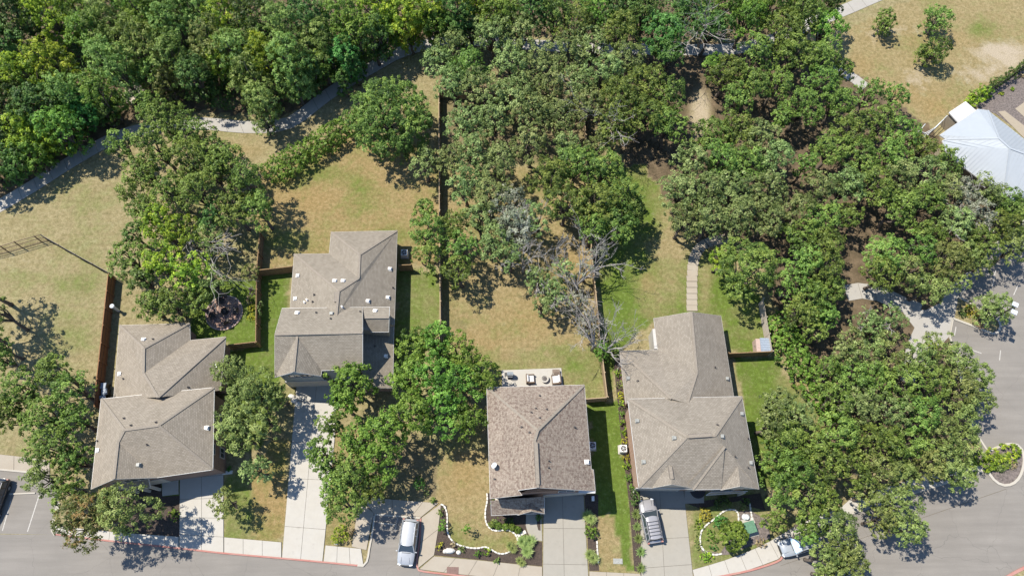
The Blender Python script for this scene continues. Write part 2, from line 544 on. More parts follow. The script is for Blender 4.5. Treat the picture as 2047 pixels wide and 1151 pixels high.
def inset(poly, d):
    """inset a counter-clockwise or clockwise polygon of 2-D vectors by d"""
    n = len(poly)
    area = sum(poly[i][0] * poly[(i + 1) % n][1] - poly[(i + 1) % n][0] * poly[i][1] for i in range(n))
    sg = 1 if area > 0 else -1
    out = []
    for i in range(n):
        a, b, c = Vector(poly[i - 1][:2]), Vector(poly[i][:2]), Vector(poly[(i + 1) % n][:2])
        d1 = (b - a).normalized(); d2 = (c - b).normalized()
        n1 = Vector((-d1.y, d1.x)) * sg; n2 = Vector((-d2.y, d2.x)) * sg
        k = n1 + n2
        k = k / max(.25, k.dot(n1)) if k.length > .1 else n1
        out.append(b + k * d)
    return out

def inpoly(X, Y, poly):
    r = np.zeros(X.shape, bool)
    n = len(poly)
    for i in range(n):
        x1, y1 = poly[i]; x2, y2 = poly[(i + 1) % n]
        if y1 == y2: continue
        c = ((y1 > Y) != (y2 > Y)) & (X < (x2 - x1) * (Y - y1) / (y2 - y1) + x1)
        r ^= c
    return r

# ------------------------------------------------------------------ ground
def build_ground():
    xs = np.concatenate([[-900, -500, -300, -180, -130], np.arange(-98, 98.1, .5), [130, 180, 300, 500, 900]])
    ys = np.concatenate([[-900, -500, -250, -120, -60, -30], np.arange(-14, 112.1, .5), [140, 190, 300, 500, 900]])
    X, Y = np.meshgrid(xs, ys)
    px, py = PX(X, np.clip(Y, -40, 400))
    jx = px + 3 * np.sin(X * 1.3 + Y * .7) + 2 * np.sin(Y * 2.1 - X * .9)
    jy = py + 3 * np.sin(X * .8 - Y * 1.7) + 2 * np.sin(Y * 1.1 + X * 2.3)
    G = np.full(X.shape, .14); B = np.zeros(X.shape); S = np.zeros(X.shape); R = np.zeros(X.shape)
    def zone(poly, g=None, b=None, s=None, r=None):
        m = inpoly(jx, jy, poly)
        if g is not None: G[m] = g
        if b is not None: B[m] = b
        if s is not None: S[m] = s
        if r is not None: R[m] = r
    # woodland floor at the top
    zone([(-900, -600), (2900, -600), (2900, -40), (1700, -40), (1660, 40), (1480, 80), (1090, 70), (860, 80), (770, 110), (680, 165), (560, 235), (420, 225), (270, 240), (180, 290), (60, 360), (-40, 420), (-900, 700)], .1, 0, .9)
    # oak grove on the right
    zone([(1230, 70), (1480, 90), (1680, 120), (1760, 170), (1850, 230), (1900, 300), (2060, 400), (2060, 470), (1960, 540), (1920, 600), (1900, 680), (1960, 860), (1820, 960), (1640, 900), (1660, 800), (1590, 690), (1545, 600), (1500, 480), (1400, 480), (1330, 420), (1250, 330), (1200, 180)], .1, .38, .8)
    zone([(860, 90), (1200, 95), (1230, 200), (1180, 330), (1000, 330), (890, 320), (880, 180)], .2, .3, .5)
    # park lawn left: pale dry
    zone([(-900, 420), (0, 440), (220, 315), (300, 330), (250, 560), (210, 760), (180, 900), (-60, 940), (-900, 940)], .13, .12, 0)
    # back yard of house 2
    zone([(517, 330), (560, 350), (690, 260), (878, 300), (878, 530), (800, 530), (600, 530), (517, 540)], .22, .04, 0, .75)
    # green side yards
    zone([(517, 540), (590, 540), (570, 620), (560, 780), (520, 900), (455, 900), (440, 700), (517, 690)], .95, 0, 0)
    zone([(790, 540), (878, 540), (878, 680), (790, 760)], .8, 0, 0)
    zone([(380, 560), (517, 560), (517, 690), (450, 690), (380, 680)], 1.1, 0, 0)
    zone([(225, 560), (260, 560), (250, 660), (215, 800), (200, 800)], .3, .1, .1)
    # lot 3 back yard
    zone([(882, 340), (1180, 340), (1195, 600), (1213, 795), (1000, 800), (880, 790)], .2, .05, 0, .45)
    zone([(885, 700), (1213, 690), (1213, 800), (885, 800)], .42, 0, 0, .25)
    zone([(882, 560), (885, 900), (975, 900), (975, 780), (930, 640)], .35, 0, .35)
    zone([(1173, 800), (1238, 800), (1270, 1140), (1178, 1140), (1190, 980)], 1.2, 0, 0)
    zone([(1186, 1031), (1232, 1031), (1250, 1145), (1176, 1145)], .22, .05, 0, .5)
    zone([(870, 900), (978, 900), (985, 1030), (1060, 1080), (1060, 1110), (870, 1110)], .16, .05, 0, .45)
    # lot 4
    zone([(1186, 330), (1290, 330), (1380, 470), (1530, 600), (1546, 706), (1460, 706), (1440, 640), (1310, 640), (1240, 700), (1215, 790), (1200, 640)], .88, .02, 0, .2)
    zone([(1464, 712), (1548, 712), (1660, 860), (1600, 960), (1518, 980)], .95, .05, 0)
    zone([(1375, 985), (1520, 985), (1620, 1050), (1540, 1110), (1385, 1140)], .55, .1, .1)
    # front strips of houses 1 and 2
    zone([(447, 940), (530, 940), (575, 900), (563, 1084), (447, 1073)], .62, 0, 0, .2)
    zone([(500, 960), (545, 880), (578, 880), (563, 1084), (505, 1076)], .3, 0, 0, 1.0)
    zone([(250, 950), (360, 950), (360, 1070), (230, 1070)], .9, 0, 0)
    zone([(650, 850), (750, 850), (715, 1000), (700, 1093), (650, 1088)], .28, .2, .2, .6)
    zone([(715, 880), (875, 880), (875, 1003), (740, 995)], .25, .1, .5)
    # top right field
    zone([(1690, 60), (1900, -40), (2200, -200), (2600, -200), (2600, 100), (2047, 120), (1930, 205), (1850, 250), (1700, 140)], .12, .12, 0, .4)
    zone([(1660, 780), (1700, 640), (1900, 680), (1900, 860), (1800, 900)], .15, .4, .75)
    def blob(cx, cy, rx, ry, arr, v):
        arr += v * np.exp(-(((px - cx) / rx) ** 2 + ((py - cy) / ry) ** 2))
    for a in ((60, 560, 60, 22, G, .35), (150, 570, 50, 22, G, .3), (180, 400, 50, 30, G, .25), (240, 350, 40, 25, G, -.1), (120, 650, 70, 30, G, .2), (60, 600, 50, 20, B, .15),
              (40, 520, 60, 25, B, .2), (160, 500, 50, 25, B, .2), (230, 440, 30, 60, B, .15),
              (640, 350, 60, 20, G, .35), (720, 380, 40, 30, G, .4), (560, 480, 40, 30, G, .45), (770, 470, 50, 14, G, .5), (620, 400, 60, 30, R, .3), (690, 350, 30, 15, B, .25),
              (1040, 650, 90, 12, B, .25), (1060, 640, 70, 40, R, .3), (960, 690, 60, 40, R, .3), (1150, 730, 40, 30, G, .3), (1130, 520, 50, 40, R, .5), (1160, 560, 20, 60, B, .3),
              (1290, 560, 30, 40, R, .5), (1320, 500, 50, 25, G, -.5), (1300, 580, 40, 45, G, -.42), (1290, 640, 60, 30, G, -.15), (1240, 600, 22, 60, G, .4), (1355, 500, 30, 60, G, -.6), (1410, 570, 14, 60, G, -.6), (1340, 420, 35, 60, G, -.5), (1310, 420, 20, 50, B, .3),
              (925, 950, 30, 50, R, .4), (960, 1090, 40, 20, G, .4), (910, 1060, 20, 40, G, .35), (1010, 1080, 22, 18, G, .4), (1030, 1070, 16, 14, R, .4),
              (1590, 760, 40, 16, G, -.4), (1600, 770, 30, 10, R, .6), (1640, 860, 14, 30, R, .6), (1630, 850, 20, 30, G, -.3),
              (1880, 80, 120, 14, R, .3), (1900, 60, 60, 60, G, .1), (1985, 100, 50, 18, B, .75), (1950, 150, 60, 22, B, .55), (2030, 120, 50, 30, B, .7), (1830, 160, 30, 26, B, .55), (1800, 60, 50, 16, B, .4), (1740, 70, 22, 30, B, .3), (1800, 190, 80, 18, R, .4),
              (1870, 215, 30, 20, R, .5), (2000, 40, 70, 26, G, .25), (1960, 60, 50, 16, G, .3), (1900, 180, 30, 24, G, .2), (1720, 130, 30, 20, R, .4),
              (470, 300, 60, 14, R, .5), (470, 295, 50, 20, S, -.4), (470, 200, 60, 18, B, .6), (440, 205, 40, 16, S, -.6), (600, 300, 40, 18, B, .35), (560, 290, 30, 18, S, -.5),
              (850, 115, 30, 16, S, -.8), (850, 115, 30, 16, G, .15), (1400, 230, 20, 50, S, -.9), (1400, 215, 22, 46, B, .6), (1070, 115, 16, 16, B, .8),
              (1605, 300, 26, 40, B, .5), (1625, 410, 30, 22, B, .5), (1700, 545, 22, 30, B, .5), (1750, 436, 18, 10, B, .9), (1545, 345, 14, 14, B, .4), (1690, 760, 30, 30, B, .5), (1720, 630, 30, 30, B, .2)):
        blob(*a)
    for arr, lo, hi in ((G, 0, 1.3), (B, 0, 1), (S, 0, 1), (R, 0, 1)): np.clip(arr, lo, hi, out=arr)
    nx, ny = len(xs), len(ys)
    Z = np.zeros(X.shape)
    co = np.stack([X, Y, Z], -1).reshape(-1, 3)
    idx = np.arange(nx * ny).reshape(ny, nx)
    quads = np.stack([idx[:-1, :-1], idx[:-1, 1:], idx[1:, 1:], idx[1:, :-1]], -1).reshape(-1, 4)
    me = np_mesh('ground', co, quads)
    for nm, arr in (('green', G), ('bare', B), ('soil', S), ('red', R)):
        a = me.attributes.new(nm, 'FLOAT', 'POINT')
        a.data.foreach_set('value', arr.reshape(-1).astype(np.float32))
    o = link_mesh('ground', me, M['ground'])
    tag(o, kind='structure')

def np_mesh(name, co, quads):
    me = bpy.data.meshes.new(name)
    nq = len(quads)
    me.vertices.add(len(co)); me.loops.add(nq * 4); me.polygons.add(nq)
    me.vertices.foreach_set('co', co.astype(np.float32).reshape(-1))
    me.loops.foreach_set('vertex_index', quads.astype(np.int32).reshape(-1))
    me.polygons.foreach_set('loop_start', np.arange(0, nq * 4, 4, dtype=np.int32))
    me.update(calc_edges=True)
    return me
build_ground()

# ------------------------------------------------------------------ paved surfaces
def sheet(name, pts, z, mat, kind='structure', parent=None, thick=0.0):
    w = [P(*p) for p in pts]
    mb = MB()
    if thick: mb.prism([(q.x, q.y) for q in w], z - thick, z)
    else:
        mb.poly([(q.x, q.y, z) for q in w])
        me_n = (Vector(mb.v[1]) - Vector(mb.v[0]))
    area = sum(w[i].x * w[(i + 1) % len(w)].y - w[(i + 1) % len(w)].x * w[i].y for i in range(len(w)))
    if area < 0:
        mb = MB()
        w = w[::-1]
        if thick: mb.prism([(q.x, q.y) for q in w], z - thick, z)
        else: mb.poly([(q.x, q.y, z) for q in w])
    o = mb.build(name, mat, parent)
    if kind: o['kind'] = kind
    return o
def smooth_line(pts, n=6):
    """Catmull-Rom through pixel points"""
    out = []
    q = [pts[0]] + list(pts) + [pts[-1]]
    for i in range(1, len(q) - 2):
        for k in range(n):
            t = k / n
            out.append(tuple(.5 * ((2 * q[i][j]) + (-q[i - 1][j] + q[i + 1][j]) * t + (2 * q[i - 1][j] - 5 * q[i][j] + 4 * q[i + 1][j] - q[i + 2][j]) * t * t + (-q[i - 1][j] + 3 * q[i][j] - 3 * q[i + 1][j] + q[i + 2][j]) * t ** 3) for j in range(2)))
    out.append(tuple(pts[-1]))
    return out
def resample(pw, step):
    pw = [Vector(p) for p in pw]
    L = [0]
    for a, b in zip(pw, pw[1:]): L.append(L[-1] + (b - a).length)
    n = max(1, round(L[-1] / step))
    res = []; j = 0
    for k in range(n + 1):
        t = L[-1] * k / n
        while j < len(L) - 2 and L[j + 1] < t: j += 1
        f = (t - L[j]) / max(1e-9, L[j + 1] - L[j])
        res.append(pw[j].lerp(pw[j + 1], min(1, f)))
    return res
def slab_strip(parent, A, B, mat, z0, z1, gap=.03, across=1, name='slab'):
    """slabs between two matched rows of world points"""
    for i in range(len(A) - 1):
        for k in range(across):
            t0, t1 = k / across, (k + 1) / across
            q = [A[i].lerp(B[i], t0), A[i + 1].lerp(B[i + 1], t0), A[i + 1].lerp(B[i + 1], t1), A[i].lerp(B[i], t1)]
            pl = [(p.x, p.y) for p in q]
            ar = sum(pl[j][0] * pl[(j + 1) % 4][1] - pl[(j + 1) % 4][0] * pl[j][1] for j in range(4))
            if ar < 0: pl = pl[::-1]
            pl = inset(pl, gap / 2)
            MB().prism(pl, z0, z1 + random.uniform(-.004, .004)).build(name, mat, parent)
def paved(name, top, bot, mat, z=.10, step=1.6, across=1, gap=.035, label=None):
    """pavement between two pixel polylines; bed below carries the joints"""
    A = resample([P(*p) for p in top], step)
    n = len(A) - 1
    Bw = [P(*p) for p in bot]
    L = sum((b - a).length for a, b in zip(Bw, Bw[1:]))
    B = resample(Bw, L / n * .9999)
    if len(B) != len(A):
        m = min(len(A), len(B)); A, B = A[:m], B[:m]
    mb = MB()
    for i in range(len(A) - 1):
        q = [A[i], A[i + 1], B[i + 1], B[i]]
        ar = sum(q[j].x * q[(j + 1) % 4].y - q[(j + 1) % 4].x * q[j].y for j in range(4))
        if ar < 0: q = q[::-1]
        mb.prism([(p.x, p.y) for p in q], -.05, z - .03)
    bed = mb.build(name, M['joint'])
    bed['kind'] = 'structure'
    if label: bed['label'] = label
    slab_strip(bed, A, B, mat, 0.0, z, gap, across)
    return bed
def kerb(pts, mat, w=.16, h=.13, name='kerb', smooth=False, seg=3.0):
    if smooth: pts = smooth_line(pts, 6)
    W = resample([P(*p) for p in pts], .6 if smooth else seg)
    mb = MB()
    L = [];  R = []
    for i, p in enumerate(W):
        d = (W[min(i + 1, len(W) - 1)] - W[max(i - 1, 0)]).normalized()
        s = Vector((-d.y, d.x, 0)) * w / 2
        L.append(p + s); R.append(p - s)
    b = 0
    for i in range(len(W)):
        mb.v += [(L[i].x, L[i].y, -.05), (L[i].x, L[i].y, h), (R[i].x, R[i].y, h), (R[i].x, R[i].y, -.05)]
    for i in range(len(W) - 1):
        a = i * 4; c = a + 4
        mb.f += [(a, c, c + 1, a + 1), (a + 1, c + 1, c + 2, a + 2), (a + 2, c + 2, c + 3, a + 3)]
    mb.f += [(0, 1, 2, 3), (len(W) * 4 - 1, len(W) * 4 - 2, len(W) * 4 - 3, len(W) * 4 - 4)]
    o = mb.build(name, mat)
    o['kind'] = 'structure'
    return o

# roads and parking, one asphalt sheet each
sheet('road', [(-700, 1062), (105, 1068), (233, 1083), (358, 1096), (447, 1106), (563, 1116), (727, 1131), (736, 1110), (745, 1070), (750, 1029), (840, 1036), (837, 1090), (833, 1135), (890, 1150), (1000, 1162), (1280, 1176), (1380, 1166), (1480, 1147), (1561, 1121), (1572, 1080), (1586, 1072), (1683, 1033), (1712, 1023), (1822, 988), (1862, 975), (1975, 940), (1950, 868), (1898, 672), (1905, 637), (1919, 594), (1948, 547), (1985, 490), (2047, 440), (2700, 300), (2700, 1180), (2180, 1060), (2010, 1152), (1800, 1250), (1300, 1400), (-700, 1400)], .006, M['asphalt'])
sheet('parking_bay', [(-300, 935), (0, 938), (100, 948), (118, 1000), (107, 1068), (-300, 1060)], .010, M['asphalt'])
# verge beyond the road, bottom right
sheet('verge', [(2012, 1153), (2047, 1135), (2300, 1060), (2300, 1300), (1900, 1300)], .05, M['ground'])
kerb([(2008, 1155), (2047, 1134), (2130, 1100), (2300, 1050)], M['kerb_red'], w=.3, smooth=True)

# kerbs
kerb([(110, 1067), (233, 1082), (358, 1095), (447, 1105), (563, 1115), (640, 1122), (715, 1129.5)], M['kerb_red'], w=.17)
kerb([(715, 1129.5), (727, 1130), (735, 1118), (738, 1098), (744, 1067), (749, 1030)], M['kerb'], w=.2, smooth=True)
kerb([(749, 1028), (795, 1031), (841, 1035)], M['kerb'], w=.2)
kerb([(841, 1035), (839, 1080), (833, 1125), (836, 1138), (850, 1142), (913, 1149), (1000, 1158), (1150, 1166), (1280, 1170)], M['kerb_red'], w=.17, smooth=True)
kerb([(1280, 1170), (1380, 1161), (1478, 1144), (1530, 1130), (1558, 1119), (1566, 1108), (1572, 1086), (1586, 1073)], M['kerb_red'], w=.2, smooth=True)
kerb([(1586, 1073), (1640, 1050), (1683, 1032), (1760, 1007), (1822, 987), (1862, 974), (1930, 953), (1972, 938)], M['kerb'], w=.2)
kerb([(1972, 938), (1980, 951), (1992, 964), (2011, 970), (2030, 962), (2042, 942), (2046, 915), (2038, 893), (2020, 887), (2000, 891), (1974, 902)], M['kerb'], w=.28, smooth=True, name='island_kerb')
kerb([(1974, 902), (1960, 893), (1948, 867), (1925, 780), (1898, 672)], M['kerb'], w=.2)
kerb([(1905, 637), (1945, 652), (1984, 667), (1994, 663), (1999, 652), (1992, 637), (1975, 626), (1957, 617), (1914, 593)], M['kerb'], w=.26, smooth=True, name='island_kerb')
kerb([(1898, 672), (1905, 637)], M['kerb'], w=.12)
kerb([(1917, 594), (1948, 547), (1985, 490), (2047, 440), (2200, 380)], M['kerb'], w=.16)
kerb([(-300, 935), (0, 938), (75, 945), (102, 950)], M['kerb'], w=.2)
kerb([(118, 1005), (112, 1030), (105, 1055), (112, 1068)], M['kerb'], w=.35, smooth=True)
sheet('planting_island', [(1974, 902), (2000, 891), (2020, 887), (2038, 893), (2046, 915), (2042, 942), (2030, 962), (2011, 970), (1992, 964), (1980, 951), (1972, 938), (1940, 945), (1935, 915)], .07, M['mulch_grey'])
sheet('planting_island', [(1908, 636), (1945, 650), (1984, 665), (1997, 652), (1990, 636), (1957, 618), (1915, 595)], .07, M['ground'])

# sidewalks made of slabs
paved('sidewalk', [(112, 1050), (233, 1063), (358, 1072)], [(108, 1066), (233, 1081.5), (358, 1094)], M['conc_white'])
paved('sidewalk', [(448.5, 1073), (563, 1083)], [(448.5, 1104), (563, 1114)], M['conc_white'], step=1.9)
paved('sidewalk', [(651, 1089), (702, 1094), (722, 1096)], [(647, 1122), (702, 1127), (727, 1129)], M['conc_white'], step=1.5)
paved('sidewalk', [(725, 1094), (703, 1092), (708, 1060), (714, 1030), (722, 1000)][1:], [(733, 1099), (739, 1067), (744, 1040), (748, 1026)], M['conc_tan'], step=1.7)
paved('sidewalk', [(722, 994), (740, 994), (800, 999), (877, 1005)], [(748, 1026), (760, 1027), (800, 1029), (842, 1033)], M['conc_tan'], step=1.9)
paved('sidewalk', [(843, 1034), (841, 1080), (835, 1136)], [(882, 1006), (876, 1060), (868, 1109)], M['conc_tan'], step=2.2)
paved('sidewalk', [(868, 1111), (957, 1119), (1084, 1132)], [(838, 1137), (913, 1147), (1084, 1163)], M['conc_tan'], step=2.3)
paved('sidewalk', [(1178, 1141), (1281, 1146)], [(1178, 1167), (1281, 1169)], M['conc_tan'], step=1.6)
paved('sidewalk', [(1384, 1138), (1440, 1122), (1500, 1100), (1545, 1078), (1585, 1052), (1683, 1012), (1700, 994), (1820, 958), (1900, 935), (1940, 920)], [(1389, 1160), (1440, 1151), (1500, 1138), (1558, 1116), (1585, 1072), (1683, 1030), (1712, 1021), (1822, 985), (1930, 951), (1968, 938)], M['conc_white'], step=1.8)
paved('sidewalk', [(-300, 905), (0, 907), (100, 920), (100, 947)][:3], [(-300, 933), (0, 936), (100, 947)], M['conc_tan'], step=2.0)

def slabgrid(name, tl, tr, br, bl, us, vs, mat, z=.09):
    W = [P(*p) for p in (tl, tr, br, bl)]
    def at(u, v): return W[0].lerp(W[1], u).lerp(W[3].lerp(W[2], u), v)
    mb = MB()
    q = [W[3], W[2], W[1], W[0]]
    mb.prism([(p.x, p.y) for p in q], -.05, z - .035)
    bed = mb.build(name, M['joint'])
    bed['kind'] = 'structure'
    for i in range(len(us) - 1):
        for j in range(len(vs) - 1):
            pl = [at(us[i], vs[j + 1]), at(us[i + 1], vs[j + 1]), at(us[i + 1], vs[j]), at(us[i], vs[j])]
            pl = inset([(p.x, p.y) for p in pl], .016)
            MB().prism(pl, 0, z + random.uniform(-.003, .003)).build('slab', mat, bed)
    return bed
slabgrid('driveway', (360, 945), (447, 936), (447.5, 1104), (359, 1095), (0, .5, 1), (0, .08, .36, .6, .82, 1), M['conc_white'])
slabgrid('driveway', (593, 770), (680, 770), (645, 1122), (564, 1114), (0, .46, 1), (0, .1, .35, .56, .83, 1), M['conc_white'])
slabgrid('driveway', (1087, 983), (1166, 983), (1177, 1166), (1085, 1164), (0, .47, 1), (0, .04, .41, .8, 1), M['conc_grey'])
slabgrid('driveway', (1279, 976), (1366, 976), (1386, 1160), (1282, 1169), (0, .45, 1), (0, .22, .54, .83, 1), M['conc_grey'])
# curved entry walk of the middle house
sheet('entry_walk', [(1052, 1010), (1081, 1010), (1084, 1081), (1072, 1079), (1062, 1073), (1055, 1064), (1051, 1050)], .088, M['conc_grey'], thick=.1)
sheet('planter_slot', [(1073, 1012), (1080, 1012), (1080.5, 1060), (1076, 1059), (1073.5, 1050)], .094, M['mulch'])
sheet('entry_walk', [(324, 958), (357, 953), (357.5, 987), (325, 991)], .086, M['conc_white'], thick=.1)
sheet('entry_walk', [(1368, 978), (1407, 978), (1407, 1005), (1368, 1006)], .10, M['conc_grey'], thick=.1)

# park paths
def path(name, centre, wpx, mat, step=2.2):
    c = smooth_line(centre, 8)
    L = []; R = []
    W = [P(*p) for p in c]
    for i, p in enumerate(W):
        d = (W[min(i + 1, len(W) - 1)] - W[max(i - 1, 0)]).normalized()
        s = Vector((-d.y, d.x, 0)) * wpx / 2
        L.append(p + s); R.append(p - s)
    n = max(1, round(sum((b - a).length for a, b in zip(W, W[1:])) / step))
    def rs(A):
        Ln = sum((b - a).length for a, b in zip(A, A[1:]))
        return resample(A, Ln / n)
    L, R = rs(L), rs(R)
    m = min(len(L), len(R))
    mb = MB()
    for i in range(m - 1):
        q = [R[i], R[i + 1], L[i + 1], L[i]]
        mb.prism([(p.x, p.y) for p in q], -.03, .02)
    bed = mb.build(name, M['joint']); bed['kind'] = 'structure'
    for i in range(m - 1):
        q = inset([(p.x, p.y) for p in (R[i], R[i + 1], L[i + 1], L[i])], .02)
        MB().prism(q, 0, .045).build('slab', mat, bed)
path('path', [(-160, 492), (-60, 444), (0, 411), (60, 376), (130, 331), (200, 290), (250, 268), (300, 256), (360, 248), (420, 248), (480, 254), (540, 254), (585, 243), (634, 206), (668, 181), (720, 149), (760, 126), (800, 105), (850, 90), (900, 83), (950, 82), (1020, 86), (1090, 92), (1180, 97), (1290, 99), (1380, 100), (1470, 98), (1540, 82), (1610, 52), (1690, 20), (1780, -18), (1900, -60)], 1.95, M['conc_path'])
path('path', [(1690, 586), (1720, 581), (1760, 588), (1800, 606), (1840, 622)], 2.1, M['conc_path'], 1.7)
path('path', [(1660, 132), (1702, 154), (1730, 175)], 1.6, M['conc_path'])
sheet('plaza', [(1850, 620), (1880, 605), (1900, 570), (1930, 540), (1946, 546), (1918, 592), (1906, 636), (1898, 672), (1870, 700), (1825, 770), (1800, 760), (1812, 690), (1828, 655), (1810, 632), (1800, 615)], .04, M['conc_path'], thick=.08)
# parking lines
def stripe(a, b, w=.11, z=.014, mat='line', name='parking_line'):
    A, B = P(*a), P(*b)
    d = (B - A).normalized(); s = Vector((-d.y, d.x, 0)) * w / 2
    mb = MB().poly([(A - s) + Vector((0, 0, z)), (B - s) + Vector((0, 0, z)), (B + s) + Vector((0, 0, z)), (A + s) + Vector((0, 0, z))])
    o = mb.build(name, M[mat]); o['kind'] = 'structure'
for a, b in (((83, 975), (55, 1062)), ((22, 1000), (5, 1060)), ((1984, 572), (1990, 540)), ((2026, 590), (2034, 572)), ((1911, 653), (1908, 670)), ((1922, 692), (1962, 706)), ((2000, 700), (1998, 720)), ((1993, 500), (2001, 470))):
    stripe(a, b)
stripe((795, 1034), (790, 1060), .08)
stripe((1845, 1034), (2011, 977), .05, .012, 'joint', 'asphalt_seam')
stripe((1560, 1130), (1845, 1034), .04, .012, 'joint', 'asphalt_seam')

# mulch and planting beds
sheet('planting_bed', [(883, 1006), (893, 1010), (896, 1040), (896, 1065), (908, 1084), (935, 1094), (970, 1094), (990, 1103), (1012, 1107), (1030, 1095), (1036, 1080), (1034, 1066), (1018, 1058), (985, 1058), (974, 1045), (969, 1025), (975, 985), (984, 985), (984, 1018), (1052, 1018), (1052, 1058), (1058, 1071), (1070, 1080), (1084, 1083), (1084, 1131), (1010, 1124), (957, 1118), (869, 1109), (876, 1060)], .03, M['mulch'])
sheet('planting_bed', [(1168, 988), (1196, 988), (1196, 1030), (1192, 1085), (1198, 1140), (1178, 1140), (1172, 1040)], .03, M['mulch'])
sheet('planting_bed', [(1227, 730), (1243, 700), (1266, 860), (1280, 985), (1281, 1145), (1268, 1140), (1258, 1010), (1240, 860)], .03, M['mulch'])
sheet('planting_bed', [(1370, 1005), (1520, 985), (1530, 1020), (1490, 1010), (1480, 1000), (1400, 1016)], .03, M['mulch'])
sheet('planting_bed', [(1458, 1075), (1440, 1105), (1400, 1098), (1410, 1110), (1455, 1108), (1540, 1075), (1535, 1040), (1500, 1020), (1478, 1020), (1478, 1050)], .03, M['mulch_grey'])
sheet('planting_bed', [(1990, 228), (1955, 216), (1940, 205), (2047, 138), (2150, 90), (2150, 330), (2060, 280)], .03, M['mulch_grey'])
sheet('walkway', [(1995, 224), (2008, 222), (2060, 262), (2110, 240), (2150, 255), (2080, 310), (2060, 290)], .06, M['stucco'], thick=.1)
sheet('walkway', [(2029, 218), (2047, 205), (2080, 190), (2110, 210), (2060, 246)], .06, M['stucco'], thick=.1)
sheet('planting_bed', [(235, 960), (320, 955), (325, 992), (360, 990), (360, 1072), (230, 1062)], .02, M['mulch'])
sheet('patio', [(1003, 740), (1122, 735.5), (1127, 785), (1004, 790)], .07, M['conc_white'], thick=.1)

# ------------------------------------------------------------------ foliage
def unit(a):
    return a / np.maximum(1e-9, np.linalg.norm(a, axis=-1, keepdims=True))
def leaves(name, C, O, L, W, tone, mat, parent=None, jitter=1.0, up=.35, kind=None):
    """one leaf spray per centre C, facing roughly O"""
    n = len(C)
    nrm = unit(O * .9 + RNG.normal(size=(n, 3)) * .42 * jitter + np.array([0, 0, up]))
    a = RNG.normal(size=(n, 3)) * .6 + O * .75
    a = unit(a - nrm * np.sum(a * nrm, -1, keepdims=True))
    b = np.cross(nrm, a)
    s = RNG.uniform(.65, 1.35, (n, 1))
    co = np.empty((n, 4, 3))
    co[:, 0] = C - a * L * .5 * s
    co[:, 1] = C + b * W * .5 * s + a * L * .05
    co[:, 2] = C + a * L * .5 * s - np.array([0, 0, .04])
    co[:, 3] = C - b * W * .5 * s + a * L * .05
    me = np_mesh(name, co.reshape(-1, 3), np.arange(n * 4).reshape(-1, 4))
    at = me.attributes.new('tone', 'FLOAT', 'POINT')
    at.data.foreach_set('value', np.repeat(np.clip(tone, 0, 1), 4).astype(np.float32))
    me.materials.append(mat)
    o = bpy.data.objects.new(name, me)
    COL.objects.link(o)
    if parent is not None: o.parent = parent
    if kind: o['kind'] = kind
    return o
TOTAL = [0]
def sphere_dirs(n):
    return unit(RNG.normal(size=(n, 3)))
def crown_points(lobes, dens=2.6, per=10, crad=.34, bottom=-.35, holes=.0, puff=True):
    """lobes: list of (centre, radius, squash).  Returns leaf centres, outward directions, tone"""
    Cs = []; Os = []; Ts = []
    LC = np.array([l[0] for l in lobes]); LR = np.array([l[1] for l in lobes])
    for i, (c, r, sq) in enumerate(lobes):
        n = int(4 * math.pi * r * r * dens * .7)
        if n < 4: n = 4
        d = sphere_dirs(int(n * 1.8))
        d = d[d[:, 2] > bottom][:n]
        rr = r * RNG.uniform(.70, 1.10, (len(d), 1))
        p = np.array(c) + d * rr * np.array([1, 1, sq])
        # drop clumps buried in other lobes
        keep = np.ones(len(p), bool)
        for j in range(len(lobes)):
            if j == i: continue
            dist = np.linalg.norm((p - LC[j]) / np.array([1, 1, lobes[j][2]]), axis=1)
            keep &= ~(dist < LR[j] * .72)
        if holes: keep &= RNG.random(len(p)) > holes
        p = p[keep]; d = d[keep]
        if len(p) == 0: continue
        m = len(p)
        lt = .5 + RNG.normal() * .15
        ct = lt + RNG.normal(size=m) * .18
        D = np.repeat(d, per, 0)
        w = unit(D * .75 + np.array([0, 0, .35]) + RNG.normal(size=(m * per, 3)) * .62)
        cr = np.repeat(crad * RNG.uniform(.65, 1.5, (m, 1)), per, 0)
        q = np.repeat(p, per, 0) + w * cr * RNG.uniform(.45, 1.1, (m * per, 1))
        od = unit(w * .95 + D * .25)
        t = np.repeat(ct, per) + RNG.normal(size=m * per) * .20
        Cs.append(q); Os.append(od); Ts.append(t)
    return np.concatenate(Cs), np.concatenate(Os), np.concatenate(Ts)

def trunk_mesh(base, targets, r0, h0, mat, parent, name='trunk'):
    mb = MB()
    b = Vector(base)
    top = b + Vector((random.uniform(-.3, .3), random.uniform(-.3, .3), h0))
    mid = b.lerp(top, .5) + Vector((random.uniform(-.15, .15), random.uniform(-.15, .15), 0))
    mb.tube([b, b + Vector((0, 0, .25)), mid, top], [r0 * 1.45, r0 * 1.1, r0 * .95, r0 * .85], 8)
    for t in targets:
        t = Vector(t)
        m1 = top.lerp(t, .4) + Vector((random.uniform(-.4, .4), random.uniform(-.4, .4), random.uniform(0, .4)))
        m2 = top.lerp(t, .75) + Vector((random.uniform(-.3, .3), random.uniform(-.3, .3), random.uniform(0, .3)))
        mb.tube([top - Vector((0, 0, .3)), m1, m2, t], [r0 * .6, r0 * .42, r0 * .26, .05], 5, cap=False)
    return mb.build(name, mat, parent, smooth=True)

